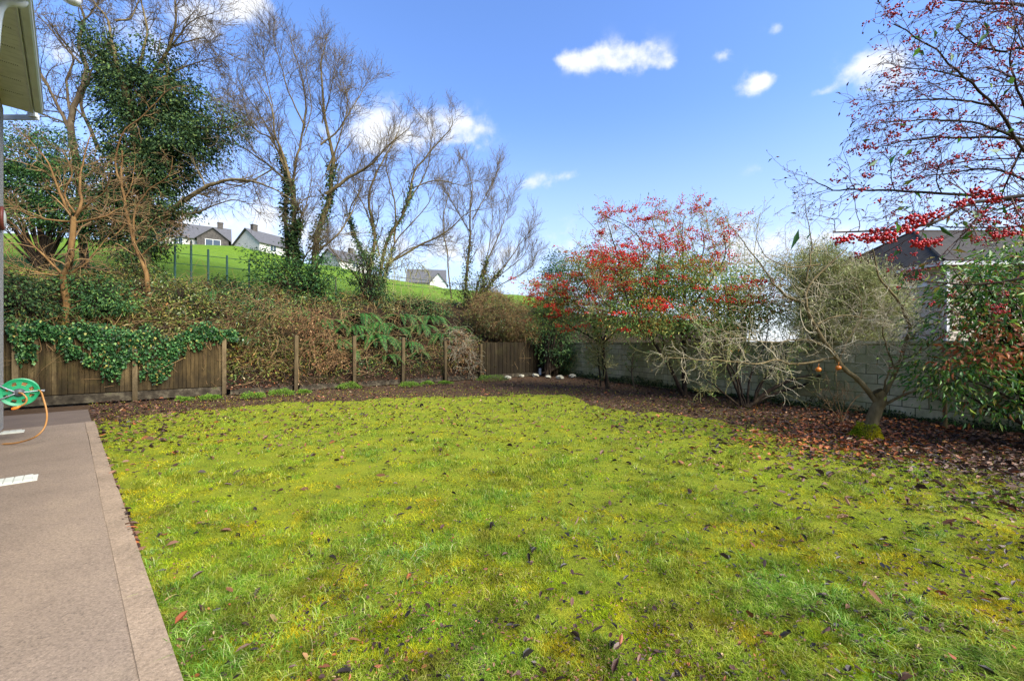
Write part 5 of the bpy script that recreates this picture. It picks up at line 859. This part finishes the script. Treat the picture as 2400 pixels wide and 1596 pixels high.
X, Y, px, py = screen_ground(17000, 905, 1640); f = lawn_f(X, Y); k = side(X, Y) & (f > 0) & (vnoise(X, Y, 2.2, 95) * .5 + vnoise(X, Y, 7, 96) * .5 > .40 - .12 * np.clip((px - 1200) / 1200, 0, 1)); X, Y = X[k], Y[k]
V, Fs = flat_leaves(X, Y, np.maximum(.02, .0042 * Y), np.maximum(.011, .0022 * Y), -.03, .3, .024); tag(obj('leaf_crumbs', mesh('leaf_crumbs', V, Fs, MT['litter'])), 'small brown leaf crumbs and debris all over the lawn', 'leaf litter', kind='stuff')
def big_leaf(px, py, L, w, m, label, rot):
    D = F * EYE / (py - HY); c = at(px, py, D); V, Fs = flat_leaves(np.zeros(1), np.zeros(1), L, w, 0, .3, 0); o = obj('fallen_leaf', mesh('fallen_leaf', V, Fs, MT[m]), None, (c[0], c[1], .025), rot); o.rotation_euler[0] = .45; tag(o, label, 'leaf', 'large single leaves on the lawn')
for a in [(2232, 1546, .085, .06, 'orange_leaf', 'large rusty orange leaf lying near the bottom right corner of the lawn', .4), (1878, 1268, .07, .06, 'orange_leaf', 'round orange leaf in the grass right of the lawn centre', 1), (538, 1390, .13, .035, 'bracken', 'long curled tan leaf near the concrete edge', 1.2), (892, 1118, .12, .06, 'bracken', 'pale tan leaf in the middle of the lawn', .2), (1757, 1448, .07, .05, 'bracken', 'crumpled pale leaf among dark leaves, right half of the lawn', 2), (425, 1455, .06, .04, 'orange_leaf', 'small reddish leaf beside the concrete edge', .2), (942, 1318, .06, .03, 'litter', 'red brown leaf in the long tuft at the lawn centre', .8), (2050, 1405, .09, .03, 'bracken', 'straw coloured leaf in the long grass on the right', .1)]: big_leaf(*a)

def blades(X, Y, Z, h, w, bend, seg2=True):
    n = len(X); a = rng.random(n) * 6.283; sx, sy = np.cos(a), np.sin(a); b = rng.random(n) * 6.283; bx, by = np.cos(b), np.sin(b); h = h * (.55 + .9 * rng.random(n)); w = w * (.7 + .6 * rng.random(n)); bd = bend * h * (.3 + rng.random(n) * 1.2)
    P = np.stack((X, Y, Z), 1); S_ = np.stack((sx, sy, np.zeros(n)), 1) * w[:, None] * .5; M = P + np.stack((bx * bd * .3, by * bd * .3, h * .6), 1); T = P + np.stack((bx * bd, by * bd, h * (1 - .25 * bend)), 1)
    if seg2:
        V = np.stack((P - S_, P + S_, M - S_ * .8, M + S_ * .8, T), 1).reshape(-1, 3); o = (np.arange(n) * 5)[:, None]; return V, [o + np.array((0, 1, 3, 2)), o + np.array((2, 3, 4))]
    V = np.stack((P - S_, P + S_, T), 1).reshape(-1, 3); return V, [(np.arange(n) * 3)[:, None] + np.array((0, 1, 2))]
def long_tufts():
    X, Y, px, py = screen_ground(3600, 960, 1720, -200, 3400, .9); f = lawn_f(X, Y); k = side(X, Y) & (f > 25) & (vnoise(X, Y, .9, 70) * .6 + vnoise(X, Y, 2.7, 71) * .4 > .55); X, Y = X[k], Y[k]; m = 16
    X = np.repeat(X, m) + rng.normal(size=len(X) * m) * .022; Y = np.repeat(Y, m) + rng.normal(size=len(Y) * m) * .022
    V, Fs = blades(X, Y, np.full(len(X), -.045), .06, np.maximum(.0048, .001 * Y), 1.25, True); tag(obj('long_grass', mesh('long_grass', V, Fs, MT['long_grass'])), 'longer bright grass tufts standing out of the lawn', 'grass', kind='stuff')
MT['long_grass'] = grassmat('long_grass', [(0, '4a7c28'), (.5, '78a63c'), (.85, 'a4c260'), (1, 'd6d6a0')], [(0, '5b8222'), (.5, '90ac36'), (.9, 'b8c052'), (1, 'd8d098')])
long_tufts()
def grass():
    # short moss carpet
    X, Y, px, py = screen_ground(620000, 890, 1720, -200, 3400); f = lawn_f(X, Y); k = side(X, Y) & (rng.random(len(X)) < 1 / (1 + np.exp(-(f - 6) / 24))); k &= (vnoise(X, Y, 11, 81) * .6 + vnoise(X, Y, 27, 82) * .4 > .30) | (rng.random(len(X)) < .25); X, Y = X[k], Y[k]
    bz = (vnoise(X, Y, 3.5, 60) - .5) * .035 + (vnoise(X, Y, 9, 61) - .5) * .02; z = -.05 + np.clip(bz, -.01, .03) + .0
    V, Fs = blades(X, Y, z, .016 + .022 * vnoise(X, Y, 9, 62) ** 1.5, np.maximum(.0045, .0014 * Y), .9, False); tag(obj('lawn_moss', mesh('lawn_moss', V, Fs, MT['moss'])), 'yellow green moss carpet between the grass of the lawn', 'moss', kind='stuff')
    # grass gathered in tufts
    X, Y, px, py = screen_ground(680000, 905, 1720, -200, 3400); f = lawn_f(X, Y); tf = vnoise(X, Y, 1.7, 63) * .55 + vnoise(X, Y, 6, 64) * .45
    k = side(X, Y) & (rng.random(len(X)) < 1 / (1 + np.exp(-(f - 8) / 20))) & (rng.random(len(X)) < np.clip((tf - .38) * 2.8, .05, 1)); X, Y, tf = X[k], Y[k], tf[k]
    h = (.020 + .055 * np.clip(tf - .38, 0, 1)) * (1 + .5 * vnoise(X, Y, .6, 65))
    V, Fs = blades(X, Y, np.full(len(X), -.045), h, np.maximum(.0036, .0011 * Y), 1.0, True); tag(obj('grass', mesh('grass', V, Fs, MT['grass'])), 'uneven green lawn grass in soft tufts', 'grass', kind='stuff')
grass()
